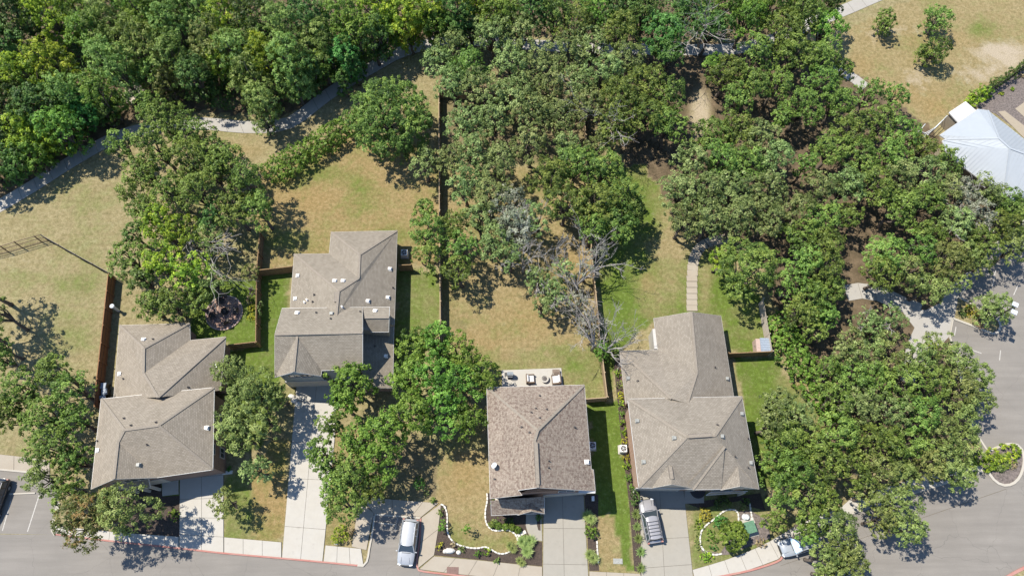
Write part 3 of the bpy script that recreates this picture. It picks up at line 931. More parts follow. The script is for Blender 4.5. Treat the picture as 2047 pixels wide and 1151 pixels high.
SP = {  # tone word, leaf length, width
    'oak': ('dark green', 'oak_tree', .34, .20), 'grey': ('grey-green', 'oak_tree', .34, .18), 'olive': ('olive green', 'oak_tree', .40, .15),
    'yellow': ('yellow-green', 'broadleaf_tree', .36, .22), 'mid': ('fresh green', 'broadleaf_tree', .34, .22), 'bright': ('emerald green', 'broadleaf_tree', .36, .26),
    'vine': ('vine-draped green', 'broadleaf_tree', .40, .16), 'yell2': ('warm green', 'broadleaf_tree', .36, .20), 'gold_y': ('golden green', 'broadleaf_tree', .36, .22), 'straw_g': ('greyish half-bare', 'oak_tree', .34, .15),
    'dark': ('deep green', 'broadleaf_tree', .34, .22), 'rusty': ('rusty-tipped green', 'oak_tree', .42, .15)}
REG = {}
def tree(cx, cy, rp, sp='oak', h=8.0, region='', ry=None, gap=.0, lobes=None, label=None, dead=0, skirt=False):
    """cx, cy, rp: crown centre and radius in photo pixels"""
    zc = h * .66
    C = P(cx, cy, zc)
    m = mpp(cx, cy, zc)
    R = rp * m
    Ry = (ry or rp) * m * 1.06
    word, name, LL, LW = SP[sp]
    root = thing(name, label or '', 'tree', (C.x, C.y, 0), 0, 'trees ' + region if region else None)
    if not label: REG.setdefault((region, sp), []).append((cx, cy, rp, root))
    LB = []
    if lobes is None:
        n = int(6 + R * Ry * 1.0)
        n = min(n, 42)
        for k in range(n):
            a = 2.399963 * k + random.uniform(-.35, .35)
            d = math.sqrt((k + .5) / n) * .86
            lr = random.uniform(.66, 1.08) * (.52 + .21 * min(R, 5.0)) * (1.1 - .30 * d)
            x, y = math.cos(a) * d * max(.2, R - lr * .45), math.sin(a) * d * max(.2, Ry - lr * .45)
            z = zc + (h - zc) * (1.0 - 1.25 * d * d) * random.uniform(.25, 1.3) - lr * .35
            LB.append(((x, y, z), lr, random.uniform(.65, .85)))
    else:
        for (lx, ly, lr) in lobes:
            q = P(cx + lx, cy + ly, zc)
            lrm = lr * m
            LB.append(((q.x - C.x, q.y - C.y, zc + random.uniform(-.2, .9)), lrm, .75))
    if region == 'in the right oak grove': rp *= .98
    if region == 'over the lower right sidewalk': gap = gap + .08; rp *= .95
    if 'woodland' in region or skirt:
        for k in range(7):
            a = 6.283 * (k + random.random() * .6) / 7; lr = R * random.uniform(.30, .42)
            LB.append(((math.cos(a) * R * .5, math.sin(a) * Ry * .5 + R * .12, h * random.uniform(.22, .38)), lr, 1.0))
    big = R > 2.0
    Cc, Oo, Tt = crown_points(LB, dens=1.8 if big else 3.6, per=26 if big else 20, crad=.37 if big else .24, holes=gap, bottom=-.12 if big else -.35)
    leaves('crown', Cc, Oo, LL * .70 if big else LL * .6, LW * .70 if big else LW * .65, Tt, LEAF[sp], root)
    TOTAL[0] += len(Cc)
    tg = [(C.x + l[0][0] * .9, C.y + l[0][1] * .9, max(.8, l[0][2])) for l in LB[::max(1, len(LB) // 9)]]
    trunk_mesh((C.x, C.y, 0), tg, .09 + R * .045, h * .3, M['bark'], root)
    if dead:
        dead_branches(root, C, R, zc, h, dead)
    return root

def twig_mesh(mb, p, d, L, r, depth, spread=.6, kids=3, droop=0.0, minr=.022):
    """recursive bare branching"""
    q = p + d * L * .5 + Vector((random.gauss(0, .06), random.gauss(0, .06), random.gauss(0, .04))) * L
    e = q + (d + Vector((random.gauss(0, .22), random.gauss(0, .22), random.gauss(0, .15) - droop))).normalized() * L * .5
    mb.tube([p, q, e], [r, r * .8, r * .62], 4 if depth > 2 else 3, cap=False)
    if depth <= 0: return
    for k in range(kids + (1 if random.random() < .4 else 0)):
        nd = (d + Vector((random.gauss(0, spread), random.gauss(0, spread), random.gauss(.02, spread * .55)))).normalized()
        s = e if random.random() < .6 else q
        twig_mesh(mb, s, nd, L * random.uniform(.55, .85), max(minr, r * .6), depth - 1, spread, kids, droop, minr)
def dead_branches(root, C, R, zc, h, n, mat='bark_pale', sideways=None):
    for k in range(n):
        mb = MB()
        a = random.uniform(0, 6.28) if sideways is None else sideways + random.uniform(-.7, .7)
        p = Vector((C.x + math.cos(a) * R * .3, C.y + math.sin(a) * R * .3, zc + .6))
        d = Vector((math.cos(a), math.sin(a), .45)).normalized()
        twig_mesh(mb, p, d, R * .42, .05, 3, .5, 2)
        mb.build('bare_branch', M[mat], root)

def dead_tree(bx, by, h, aims, label, mat='bark_pale', depth=4, twist=.5, r0=.17):
    """base pixel and the pixels its limbs reach for, at the given heights"""
    b = P(bx, by, 0)
    root = thing('dead_tree', label, 'tree', b, 0, 'bare dead trees')
    mb = MB()
    fork = b + Vector((0, 0, h * .35))
    mb.tube([b, b.lerp(fork, .5) + Vector((.08, .05, 0)), fork], [r0 * 1.3, r0, r0 * .85], 8)
    mb.build('trunk', M[mat], root, smooth=True)
    mb = MB()
    for (ax, ay, az) in aims:
        t = P(ax, ay, az)
        v = t - fork
        m1 = fork + v * .35 + Vector((random.uniform(-.3, .3), random.uniform(-.3, .3), .4))
        mb.tube([fork - Vector((0, 0, .1)), m1, fork + v * .6], [r0 * .6, r0 * .42, r0 * .3], 6, cap=False)
        d = v.normalized()
        for s, lf in ((m1, .28), (fork + v * .6, .42), (fork + v * .6, .3)):
            nd = (d + Vector((random.gauss(0, .35), random.gauss(0, .35), random.gauss(0, .2)))).normalized()
            twig_mesh(mb, s, nd, v.length * lf, r0 * .24, depth - 1, twist, 2, .02, .018)
    mb.build('branches', M[mat], root)
    return root

def bush(cx, cy, rp, h, leaf, label, name='shrub', cat='shrub', group=None, ry=None, dens=15.0, L=.17, W=.10, stem=True, squash=None, per=7, smooth_ball=False):
    C = P(cx, cy, h * .5); m = mpp(cx, cy, h * .5)
    R = rp * m; Ry = (ry or rp) * m * 1.06
    root = thing(name, label, cat, (C.x, C.y, 0), 0, group)
    LB = []
    if smooth_ball:
        LB = [((0, 0, h * .5), R, h * .5 / R)]
    else:
        n = max(4, int(5 + R * Ry * 4))
        n = min(n, 22)
        for k in range(n):
            a = 2.399963 * k + random.uniform(-.4, .4); d = math.sqrt((k + .5) / n) * .75
            lr = random.uniform(.36, .5) * min(R, Ry) * (1 if n < 12 else .75)
            LB.append(((math.cos(a) * d * (R - lr * .4), math.sin(a) * d * (Ry - lr * .4), max(lr * .5, h * (1 - .5 * d) - lr * .8)), lr, .9))
    Cc, Oo, Tt = crown_points(LB, dens=dens * (1.6 if smooth_ball else 1), per=per, crad=.09 if R < 1 else .16, bottom=-.5)
    leaves('foliage', Cc, Oo, L, W, Tt, LEAF[leaf], root)
    TOTAL[0] += len(Cc)
    if stem:
        mb = MB()
        for k in range(4):
            a = 1.57 * k
            mb.tube([(C.x, C.y, 0), (C.x + math.cos(a) * R * .25, C.y + math.sin(a) * R * .25, h * .55)], [.04, .02], 5)
        mb.build('stems', M['bark'], root)
    return root

def yucca(cx, cy, rp, h, leafs, label, group='spiky variegated plants', leaf='gold_v', rosettes=1):
    C = P(cx, cy, h * .5); R = rp * mpp(cx, cy, 0)
    root = thing('yucca', label, 'plant', (C.x, C.y, 0), 0, group)
    mb = MB(); tones = []
    for r in range(rosettes):
        ox, oy = (0, 0) if r == 0 else (math.cos(r * 2.4) * R * .5, math.sin(r * 2.4) * R * .5)
        rr = R if rosettes == 1 else R * .62
        n = leafs
        for k in range(n):
            a = k * 2.399963; el = 1.35 - 1.15 * (k / n)
            l = rr * (1.15 - .25 * random.random())
            d = Vector((math.cos(a) * math.cos(el), math.sin(a) * math.cos(el), math.sin(el)))
            s = Vector((-math.sin(a), math.cos(a), 0)) * (.045 + .03 * rr)
            b0 = Vector((C.x + ox, C.y + oy, h * .35))
            m1 = b0 + d * l * .55; e = b0 + d * l + Vector((math.cos(a), math.sin(a), -.25)) * l * .15
            i = len(mb.v)
            mb.v += [tuple(b0 - s * .6), tuple(b0 + s * .6), tuple(m1 + s), tuple(e), tuple(m1 - s)]
            mb.f += [(i, i + 1, i + 2, i + 4), (i + 4, i + 2, i + 3)]
            tones += [.1, .1, .5, random.uniform(.5, 1), .5]
    o = mb.build('blades', LEAF['yuc' if leaf == 'gold_v' else leaf], root)
    at = o.data.attributes.new('tone', 'FLOAT', 'POINT')
    at.data.foreach_set('value', tones)
    MB().tube([(C.x, C.y, 0), (C.x, C.y, h * .4)], [.07, .05], 6).build('stem', M['bark'], root)
    return root
LEAF['yuc'] = leafmat('variegated_blades', (.06, .10, .03), (.16, .22, .07), (.38, .42, .16), .2)

def hedge(pts, wpx, h, leaf, label, name='hedge', step=.7, group=None, rag=.25):
    W = resample([P(*p, h * .5) for p in pts], step)
    wm = wpx * mpp(pts[0][0], pts[0][1]) * .5
    c0 = W[len(W) // 2]
    root = thing(name, label, 'hedge', (c0.x, c0.y, 0), 0, group)
    LB = []
    for i, w in enumerate(W):
        d = (W[min(i + 1, len(W) - 1)] - W[max(i - 1, 0)]).normalized(); s = Vector((-d.y, d.x, 0))
        for k in (-1, 0, 1):
            q = w + s * k * wm * .55 + Vector((random.gauss(0, rag), random.gauss(0, rag), 0)) * .5
            lr = wm * random.uniform(.50, .70)
            LB.append(((q.x - c0.x, q.y - c0.y, h - lr - abs(k) * .25 + random.uniform(-.25, .2)), lr, 1.0))
    Cc, Oo, Tt = crown_points(LB, dens=4.6, per=13, crad=.22, bottom=-.8)
    leaves('foliage', Cc, Oo, .24, .14, Tt, LEAF[leaf], root)
    TOTAL[0] += len(Cc)
    mb = MB()
    for w in W[::2]: mb.tube([(w.x, w.y, 0), (w.x + .1, w.y, h * .6)], [.05, .03], 5)
    mb.build('stems', M['bark'], root)['kind'] = 'stuff'
    return root

# ------------------------------------------------------------------ houses
def roof_block(house, verts, faces, mat, eave, caps=(), name='roof', th=.16, edge='trim', skip=()):
    V = {k: P(*v) for k, v in verts.items()}
    mb = MB()
    for f in faces:
        pts = [V[k] for k in f]
        n = Vector((0, 0, 0))
        for i in range(len(pts)): n += pts[i].cross(pts[(i + 1) % len(pts)])
        if n.z < 0: pts = pts[::-1]
        mb.poly(pts)
    r = mb.build(name, M[mat], house, uv=True)
    # fascia and gutter along the free edges
    cnt = {}
    for f in faces:
        for i in range(len(f)):
            e = (f[i], f[(i + 1) % len(f)]); k = tuple(sorted(e)); cnt[k] = cnt.get(k, 0) + 1
    fb = MB()
    for (a, b), c in cnt.items():
        if c == 1 and not any(set(k_) == {a, b} for k_ in skip):
            A, B = V[a], V[b]
            lvl = abs(A.z - B.z) < .05
            dz = Vector((0, 0, -.10))
            fb.beam(A + dz, B + dz, .055 if lvl else .03, .17)
    fb.build('gutter', M[edge], r)
    cb = MB()
    for a, b in caps:
        A, B = V[a], V[b]
        cb.beam(A + Vector((0, 0, .012)), B + Vector((0, 0, .012)), .26, .05)
    if caps: cb.build('ridge_cap', M['cap'], r)
    return r, V
def walls(house, poly, z1, mat, d=.42, name='wall', z0=0.0):
    W = [P(*p) for p in poly]
    q = inset([(w.x, w.y) for w in W], d)
    area = sum(q[i].x * q[(i + 1) % len(q)].y - q[(i + 1) % len(q)].x * q[i].y for i in range(len(q)))
    if area < 0: q = q[::-1]
    mb = MB()
    n = len(q)
    for i in range(n):
        a, b = q[i], q[(i + 1) % n]
        mb.poly([(a.x, a.y, z0), (b.x, b.y, z0), (b.x, b.y, z1), (a.x, a.y, z1)])
    mb.poly([(p.x, p.y, z1) for p in q])
    return mb.build(name, M[mat], house, uv=True), q
def wall_item(parent, q0, q1, t, w, z0, z1, kind, mat=None):
    """window or door on the wall running q0 -> q1 (outside on its right)"""
    d = (q1 - q0); L = d.length; d = d.normalized()
    nrm = Vector((d.y, -d.x))
    c = q0 + d * (L * t)
    rz = math.atan2(d.y, d.x)
    cz = (z0 + z1) / 2
    def bx(mb, off, dx, w_, z_, h_, th):
        p = c + nrm * off + d * dx
        mb.box((p.x, p.y, z_), (w_, th, h_), rz)
    if kind == 'window':
        m = MB()
        for dx in (-w / 2, w / 2): bx(m, .03, dx, .09, cz, z1 - z0 + .09, .10)
        for zz in (z0, z1): bx(m, .03, 0, w - .09, zz, .09, .10)
        bx(m, .03, 0, .05, cz, z1 - z0 - .1, .08)
        f = m.build('window', M['trim'], parent)
        m = MB(); bx(m, .012, 0, w - .09, cz, z1 - z0 - .09, .03)
        m.build('pane', M['glass'], f)
    elif kind == 'garage':
        m = MB()
        for dx in (-w / 2 - .06, w / 2 + .06): bx(m, .03, dx, .12, (z0 + z1) / 2, z1 - z0 + .12, .12)
        bx(m, .03, 0, w, z1 + .06, .12, .12)
        f = m.build('garage_door', M['trim'], parent)
        nrow = 4
        for r in range(nrow):
            m = MB(); hh = (z1 - z0) / nrow
            bx(m, .02, 0, w, z0 + hh * (r + .5), hh - .025, .05)
            for k in range(4): bx(m, .045, (k - 1.5) * w / 4, w / 4 - .25, z0 + hh * (r + .5), hh - .2, .03)
            m.build('door_panel', M['garage'], f)
    elif kind == 'door':
        m = MB(); bx(m, .02, 0, w, cz, z1 - z0, .06)
        o = m.build('door', M[mat or 'garage'], parent)
        m = MB(); bx(m, .08, w * .38, .05, cz - .05, .14, .05); m.build('handle', M['chrome'], o)
def tri_wall(house, pts, mat, name='gable_wall'):
    mb = MB(); w = [P(*p) for p in pts]
    n = (w[1] - w[0]).cross(w[2] - w[0])
    if n.y > 0: w = w[::-1]
    mb.poly(w)
    return mb.build(name, M[mat], house, uv=True)
def vents(house, items, V, faces):
    """items: (px, py, kind); dropped on the roof face below the pixel"""
    tris = []
    for vv, ff in zip(V, faces):
        for f in ff:
            p = [vv[k] for k in f]
            for i in range(1, len(p) - 1): tris.append((p[0], p[i], p[i + 1]))
    o = Vector((0, 0, CAM_H))
    for it in items:
        px, py, kind = it[:3]
        d = (P(px, py, 0) - o)
        best = None
        for a, b, c in tris:
            n = (b - a).cross(c - a)
            if abs(n.dot(d)) < 1e-9: continue
            t = n.dot(a - o) / n.dot(d)
            x = o + d * t
            if t <= 0 or t > 1: continue
            # inside
            s = [((b - a).cross(x - a)).dot(n), ((c - b).cross(x - b)).dot(n), ((a - c).cross(x - c)).dot(n)]
            if all(k >= -1e-6 for k in s) or all(k <= 1e-6 for k in s):
                if best is None or t < best: best = t
        if best is None: continue
        x = o + d * best
        if kind == 'box':
            m = MB().box((x.x, x.y, x.z + .02), (.52, .48, .06)).box((x.x, x.y, x.z + .14), (.40, .38, .20), taper=.85)
            m.build('roof_vent', M['vent'], house)
        elif kind == 'dbox':
            m = MB().box((x.x, x.y, x.z + .02), (.50, .46, .06)).box((x.x, x.y, x.z + .15), (.38, .38, .22), taper=.85)
            m.build('roof_vent', M['vent_grey'], house)
        elif kind == 'small':
            MB().lathe((x.x, x.y, x.z - .05), [(.15, 0), (.13, .1), (.06, .14), (.06, .34), (.09, .34), (.09, .42)], 8).build('roof_vent', M['vent'], house)
        elif kind == 'pipe':
            MB().lathe((x.x, x.y, x.z - .05), [(.16, 0), (.12, .08), (.055, .12), (.05, .42)], 8).build('vent_pipe', M['vent_dark'], house)
        elif kind == 'ridge':
            x2 = it[3]
            d2 = (P(*x2, 0) - o); x2w = o + d2 * best
            L = x2w - x
            up = Vector((0, 0, .08))
            m = MB().beam(x + up, x2w + up, .36, .14)
            rv = m.build('ridge_vent', M['cap'], house)
            sd = Vector((-L.y, L.x, 0)).normalized() * .2
            m = MB().beam(x + up + sd, x2w + up + sd, .03, .10).beam(x + up - sd, x2w + up - sd, .03, .10)
            m.build('vent_slot', M['vent_dark'], rv)
        elif kind == 'dish':
            dp = it[3] if len(it) > 3 else 1
            base = MB().tube([x, x + Vector((0, 0, .35)), x + Vector((-.15, .1, .55))], .03, 6)
            dish = thing('satellite_dish', 'grey satellite dish on the mottled brown roof of the middle house', 'satellite dish', x)
            base.build('mast', M['vent_dark'], dish)
            ax = Vector((-.55, .35, .75)).normalized()
            a = ax.orthogonal().normalized(); b2 = ax.cross(a)
            mm = MB(); c0 = x + Vector((-.2, .12, .62)); prev = None; NN = 14
            mm.v.append(tuple(c0 - ax * .08))
            for r_, dz in ((.16, .06), (.32, .0)):
                for k in range(NN):
                    t = 2 * math.pi * k / NN
                    mm.v.append(tuple(c0 + (a * math.cos(t) * r_ + b2 * math.sin(t) * r_ * 1.1) + ax * (.02 if r_ < .2 else .10) - ax * .08))
            for k in range(NN): mm.f.append((0, 1 + k, 1 + (k + 1) % NN))
            for k in range(NN): mm.f.append((1 + k, 1 + NN + k, 1 + NN + (k + 1) % NN, 1 + (k + 1) % NN))
            mm.build('reflector', M['lamp_grey'], dish, smooth=True)
            MB().tube([c0 - b2 * .3, c0 + ax * .4], .02, 5).box(c0 + ax * .42, (.08, .08, .1)).build('feed_arm', M['vent_dark'], dish)

# ---- house 1 (far left)
h1 = thing('house', 'leftmost house, L-shaped brown shingle hip roof over brown brick walls', 'house', P(315, 850, 0), 0, 'houses along the street')
e = 3.0
v1 = dict(a=(239, 650, e), b=(379, 646, e), c=(380, 680, e), d=(451, 673, e), s=(440, 780, e), w=(227, 795, e), p=(288, 696, 5.5), q=(287, 746, 5.6), t=(316, 794, 6.4))
f1 = ['abp', 'apqtw', 'bcqp', 'cdtq', 'dst']
r1, V1 = roof_block(h1, v1, [list(x) for x in f1], 'roof_a', e, [('p', 'b'), ('p', 'q'), ('q', 't'), ('d', 't'), ('a', 'p')], skip=['tw', 'st'])
E = 5.2
v2 = dict(a=(202, 797, E), b=(428, 774, E), c=(425, 938, E), n=(313, 954, E), s=(182, 977, E), k=(228, 957, E + 1.9), g=(236, 884, E + 1.9), u=(249, 859, E + 2.5), v=(317, 850, E + 2.5))
f2 = ['abvu', 'bcv', 'cnguv', 'augks', 'gnk']
r2, V2 = roof_block(h1, v2, [list(x) for x in f2], 'roof_a', E, [('b', 'v'), ('u', 'v'), ('c', 'v'), ('a', 'u'), ('g', 'k'), ('u', 'g')], edge='gutter')
w1, q1 = walls(h1, [v1[k] for k in 'abcdsw'], e + .12, 'brick_brown')
w2, q2 = walls(h1, [v2[k] for k in 'abcns'], E + .12, 'brick_brown')
tri_wall(h1, [(190, 970, E), (228, 952, E + 1.75), (305, 950, E)], 'siding_tan')
for i, (t_, w_) in enumerate(((.3, 1.2), (.72, 1.2))):
    wall_item(w2, q2[(len(q2) - 1 - 1) % len(q2)] if False else q2[0], q2[1], t_, w_, 3.6, 4.8, 'window')
def south_edge(q, k=0):
    """wall segments sorted by how much they face the street"""
    n = len(q); L = []
    for i in range(n):
        a, b = q[i], q[(i + 1) % n]; d = (b - a)
        nr = Vector((d.y, -d.x)).normalized()
        L.append((nr.y, -d.length, i))
    L.sort(key=lambda x: (round(x[0], 1), x[1]))
    i = L[k][2]
    return q[i], q[(i + 1) % n]
def side_edge(q, sx):
    n = len(q); best = None
    for i in range(n):
        a, b = q[i], q[(i + 1) % n]; d = b - a
        nr = Vector((d.y, -d.x)).normalized()
        sc = nr.x * sx * d.length
        if best is None or sc > best[0]: best = (sc, a, b)
    return best[1], best[2]
for (q, w, zs) in ((q2, w2, ((.8, 2.0), (3.6, 4.8))),):
    a, b = side_edge(q, 1)
    for t_ in (.25, .7):
        for z in zs: wall_item(w, a, b, t_, 1.1, z[0], z[1], 'window')
    a, b = side_edge(q, -1)
    for t_ in (.3, .7): wall_item(w, a, b, t_, 1.1, 3.6, 4.8, 'window')
a, b = south_edge(q2, 0)
wall_item(w2, a, b, .5, 4.8, .09, 2.4, 'garage')
wall_item(w2, a, b, .5, 1.6, 3.6, 4.8, 'window')
# small porch roof over the entrance
pv = dict(a=(243, 962, 3.1), b=(275, 969, 2.7), c=(330, 960, 2.7), d=(322, 948, 3.5), e=(260, 957, 3.5))
r3, V3 = roof_block(h1, dict(a=(238, 966, 3.4), b=(252, 978, 2.7), c=(300, 974, 2.7), d=(296, 952, 3.5), g=(240, 964, 3.5)), [['b', 'c', 'd', 'g']], 'roof_a', 2.7, edge='gutter')
m = MB()
for px_, py_ in ((254, 979), (278, 977), (299, 974)): q = P(px_, py_, 2.6); m.box((q.x, q.y + .1, 1.3), (.28, .28, 2.6))
m.build('porch_post', M['stone_wall'], h1)
m = MB(); A = P(262, 968, 0); m.box((A.x + .5, A.y + .6, 1.3), (3.6, .25, 2.6), .1); m.build('entrance_wall', M['stone_wall'], h1, uv=True)
vents(h1, [(287, 679, 'box'), (306, 678, 'pipe'), (240, 747, 'box'), (247, 757, 'pipe'), (434, 732, 'box'), (376, 774, 'pipe'), (248, 836, 'pipe'), (262, 850, 'pipe'), (312, 844, 'pipe'), (294, 888, 'pipe'), (196, 900, 'box'), (413, 855, 'box'), (277, 929, 'dbox'), (195, 881, 'pipe')], [V1, V2], [[list(x) for x in f1], [list(x) for x in f2]])

# ---- house 2
h2 = thing('house', 'second house from the left, grey-brown shingle roof with ridge running across', 'house', P(680, 640, 0), 0, 'houses along the street')
e = 2.9
v1 = dict(a=(662, 464, e), b=(794, 461, e), c=(788, 650, e), w=(579, 640, e), x=(580, 616, e), y=(588, 508, e), z=(658, 507, e), p=(719, 509, 5.1), q=(717, 556, 5.2), r=(677, 582, 6.2), t=(672, 634, 6.2))
f1 = ['abp', 'bctrqp', 'apqz', 'yzqr', 'yrtwx']
r1, V1 = roof_block(h2, v1, [list(x) for x in f1], 'roof_b', e, [('b', 'p'), ('p', 'q'), ('q', 'r'), ('r', 't'), ('a', 'p'), ('y', 'r')], skip=['ct', 'tw'])
E = 5.5
v2 = dict(a=(564, 616, E), b=(725, 614, E), u=(549, 668, E + 2.3), v=(725, 664.5, E + 2.3), s=(549, 754, E), m=(641, 751, E), k=(587, 743, E + 1.5), g=(594, 672, E + 2.05), n=(643, 740, E), c=(725, 737, E))
f2 = ['abvu', 'augks', 'gnmk', 'uvcng']
r2, V2 = roof_block(h2, v2, [list(x) for x in ['abvu', 'usgk'[:0] or 'ugks', 'gkmn', 'uvcng']], 'roof_b', E, [('u', 'v'), ('g', 'k')], edge='gutter')
v3 = dict(a=(725.5, 614, E), b=(779, 613.5, E), u=(729, 634.6, E + 1.1), v=(778, 634, E + 1.1), s=(741, 663, E - .1), t=(777, 663, E - .1), o=(726.5, 640, E + 1.0))
r3, V3 = roof_block(h2, v3, [list('abvu'), list('uvts')], 'roof_b', E, [('u', 'v')], edge='gutter', skip=['au', 'us'])
v4 = dict(a=(724, 652, 4.1), b=(787, 652, 2.9), c=(785, 775, 2.9), d=(724, 775, 4.1))
r4, V4 = roof_block(h2, v4, [list('abcd')], 'roof_b', 2.9, edge='gutter', skip=['ab', 'ad'])
w1, q1 = walls(h2, [v1[k] for k in 'abcwxyz'], e + .1, 'siding_tan', .4)
w2, q2 = walls(h2, [v2['a'], v2['b'], v2['c'], v2['n'], v2['m'], v2['s']], E + .1, 'siding_grey', .35)
w4, q4 = walls(h2, [(716, 652, 2.9), (787, 652, 2.9), (785, 775, 2.9), (716, 775, 2.9)], 2.95, 'brick_brown', .35)
w3, q3 = walls(h2, [(718, 614, E), (779, 613.5, E), (777, 663, E), (718, 663, E)], E - .1, 'siding_tan', .25)
tri_wall(h2, [(555, 750, E), (587, 741, E + 1.35), (637, 748, E)], 'siding_grey')
def gable_x(house, pts, mat):
    mb = MB(); w = [P(*p) for p in pts]; mb.poly(w); mb.poly(w[::-1])
    mb.build('gable_wall', M[mat], house, uv=True)
A_, B_, C_ = V2['b'], V2['v'], V2['c']
mb = MB(); pts = [A_ + Vector((-.3, 0, 0)), B_ + Vector((-.3, 0, -.1)), C_ + Vector((-.3, 0, 0))]; mb.poly(pts); mb.poly(pts[::-1]); mb.build('gable_wall', M['siding_tan'], h2)
A_, B_, C_ = V2['a'], V2['u'], V2['s']
mb = MB(); pts = [A_ + Vector((.3, 0, 0)), B_ + Vector((.3, 0, -.1)), C_ + Vector((.3, 0, 0))]; mb.poly(pts); mb.poly(pts[::-1]); mb.build('gable_wall', M['siding_tan'], h2)
A_, B_, C_ = V3['b'], V3['v'], V3['t']
mb = MB(); pts = [A_ + Vector((-.25, 0, 0)), B_ + Vector((-.25, 0, -.1)), C_ + Vector((-.25, 0, 0))]; mb.poly(pts); mb.poly(pts[::-1]); mb.build('gable_wall', M['siding_tan'], h2)
a, b = south_edge(q2, 0)
for k in range(len(q2)):
    pass
fr = P(592, 748, E)
# two first-floor windows and the garage below, on the front gable
segs = [(q2[i], q2[(i + 1) % len(q2)]) for i in range(len(q2))]
segs = [s_ for s_ in segs if (s_[1] - s_[0]).x > 1.0 and min(s_[0].y, s_[1].y) < P(600, 735, E).y + .8]
segs.sort(key=lambda s_: s_[0].x)
if segs:
    a, b = segs[0]
    wall_item(w2, a, b, .36, 1.35, 4.1, 5.3, 'window')
    wall_item(w2, a, b, .66, 1.35, 4.1, 5.3, 'window')
    wall_item(w2, a, b, .52, 4.6, .09, 2.4, 'garage')
a, b = side_edge(q1, 1)
for t_ in (.2, .5, .8): wall_item(w1, a, b, t_, 1.2, .9, 2.2, 'window')
vents(h2, [(596, 551, 'box'), (669, 562, 'box'), (686, 562, 'box'), (591, 597, 'box'), (614, 600, 'small'), (609, 605, 'small'), (594, 626, 'box'), (779, 538, 'box'), (775, 595, 'box'), (735, 602, 'box'), (750, 622, 'box'), (771, 712, 'box'), (628, 589, 'pipe'), (625, 603, 'pipe'), (785, 575, 'pipe'), (632, 625, 'pipe'), (663, 627, 'dbox'), (661, 637, 'pipe'), (720, 623, 'pipe'), (684, 614, 'small'), (749, 692, 'pipe'), (673, 584, 'ridge', (672, 604))], [V1, V2, V3, V4], [[list(x) for x in f1], [list(x) for x in ['abvu', 'ugks', 'gkmn', 'uvcng']], [list('abvu'), list('uvts')], [list('abcd')]])

# ---- house 3 (middle)
h3 = thing('house', 'middle house with mottled reddish brown shingle roof and small rear patio', 'house', P(1080, 890, 0), 0, 'houses along the street')
E = 5.8
v1 = dict(a=(973, 774, E), b=(1168, 769, E), j=(1182, 938, E), k=(1186, 938, E), c=(1190, 981, E), p=(1075, 860, E + 3), q=(1069, 880, E + 3.05), r=(1075, 974, E + 3.05), g=(1036, 979.5, E + 1.55), h=(1044, 989, E + 1.65), s=(980, 996, E))
f1 = [list('abp'), list('bjkcrqp'), list('apqrghs')]
r1, V1 = roof_block(h3, v1, f1, 'roof_c', E, [('b', 'p'), ('p', 'q'), ('q', 'r'), ('a', 'p')], edge='gutter')
v2 = dict(a=(981, 1000, 3.9), b=(1088, 992, 3.9), c=(1088, 1025, 2.85), m=(1063, 1026, 2.85), n=(1036, 1027, 2.85), d=(982, 1029.5, 2.85))
f2 = [list('abcmnd')]
r2, V2 = roof_block(h3, v2, f2, 'roof_c', 2.85, edge='gutter', skip=['ab'])
v3 = dict(a=(1035, 1029, 2.88), k=(1062, 1021, 3.6), c=(1088.5, 1026, 2.88), t=(1061, 1004, 3.62))
r3, V3 = roof_block(h3, v3, [list('akt'), list('kct')], 'roof_c', 2.85, edge='gutter', skip=['at', 'ct'])
w1, q1 = walls(h3, [v1['a'], v1['b'], v1['j'], v1['c'], v1['s']], E + .1, 'brick_brown', .40)
w2, q2 = walls(h3, [(980, 985, 2.85), (1088, 985, 2.85), (1088, 1025, 2.85), (982, 1029, 2.85)], 2.9, 'stone_wall', .5)
mb = MB(); pts = [V1['c'] + Vector((-.4, .3, -.05)), V1['r'] + Vector((0, .3, -.1)), V1['h'] + Vector((0, .25, -.1)), V1['s'] + Vector((.4, .35, -.05))]
mb.poly(pts); mb.poly(pts[::-1]); mb.build('gable_wall', M['brick_brown'], h3, uv=True)
MB().beam(P(1157, 982, E) + Vector((0, 0, -.08)), P(1190, 982, E) + Vector((0, 0, -.08)), .3, .10).build('eave_return', M['gutter'], h3)
for px_, py_ in ((1036, 1028), (1086, 1026)):
    q = P(px_, py_, 2.8); MB().box((q.x, q.y + .35, 1.4), (.35, .35, 2.8)).build('porch_column', M['stone_wall'], h3)
a, b = south_edge(q1, 0)
ang = (b - a).normalized()
L = (b - a).length
gx = P(1127, 984, 0).x
t_ = (gx - a.x) / (b.x - a.x)
wall_item(w1, a, b, t_, 4.5, .09, 2.35, 'garage')
wall_item(w1, a, b, t_, 1.7, 3.7, 5.0, 'window')
a, b = south_edge(q2, 0)
wall_item(w2, a, b, .3, 1.6, .9, 2.2, 'window'); wall_item(w2, a, b, .78, 1.0, .1, 2.2, 'door')
a, b = side_edge(q1, 1)
for t_ in (.2, .55, .85): wall_item(w1, a, b, t_, 1.1, 3.7, 4.9, 'window')
a, b = side_edge(q1, -1)
for t_ in (.2, .55, .85): wall_item(w1, a, b, t_, 1.1, .9, 2.2, 'window')
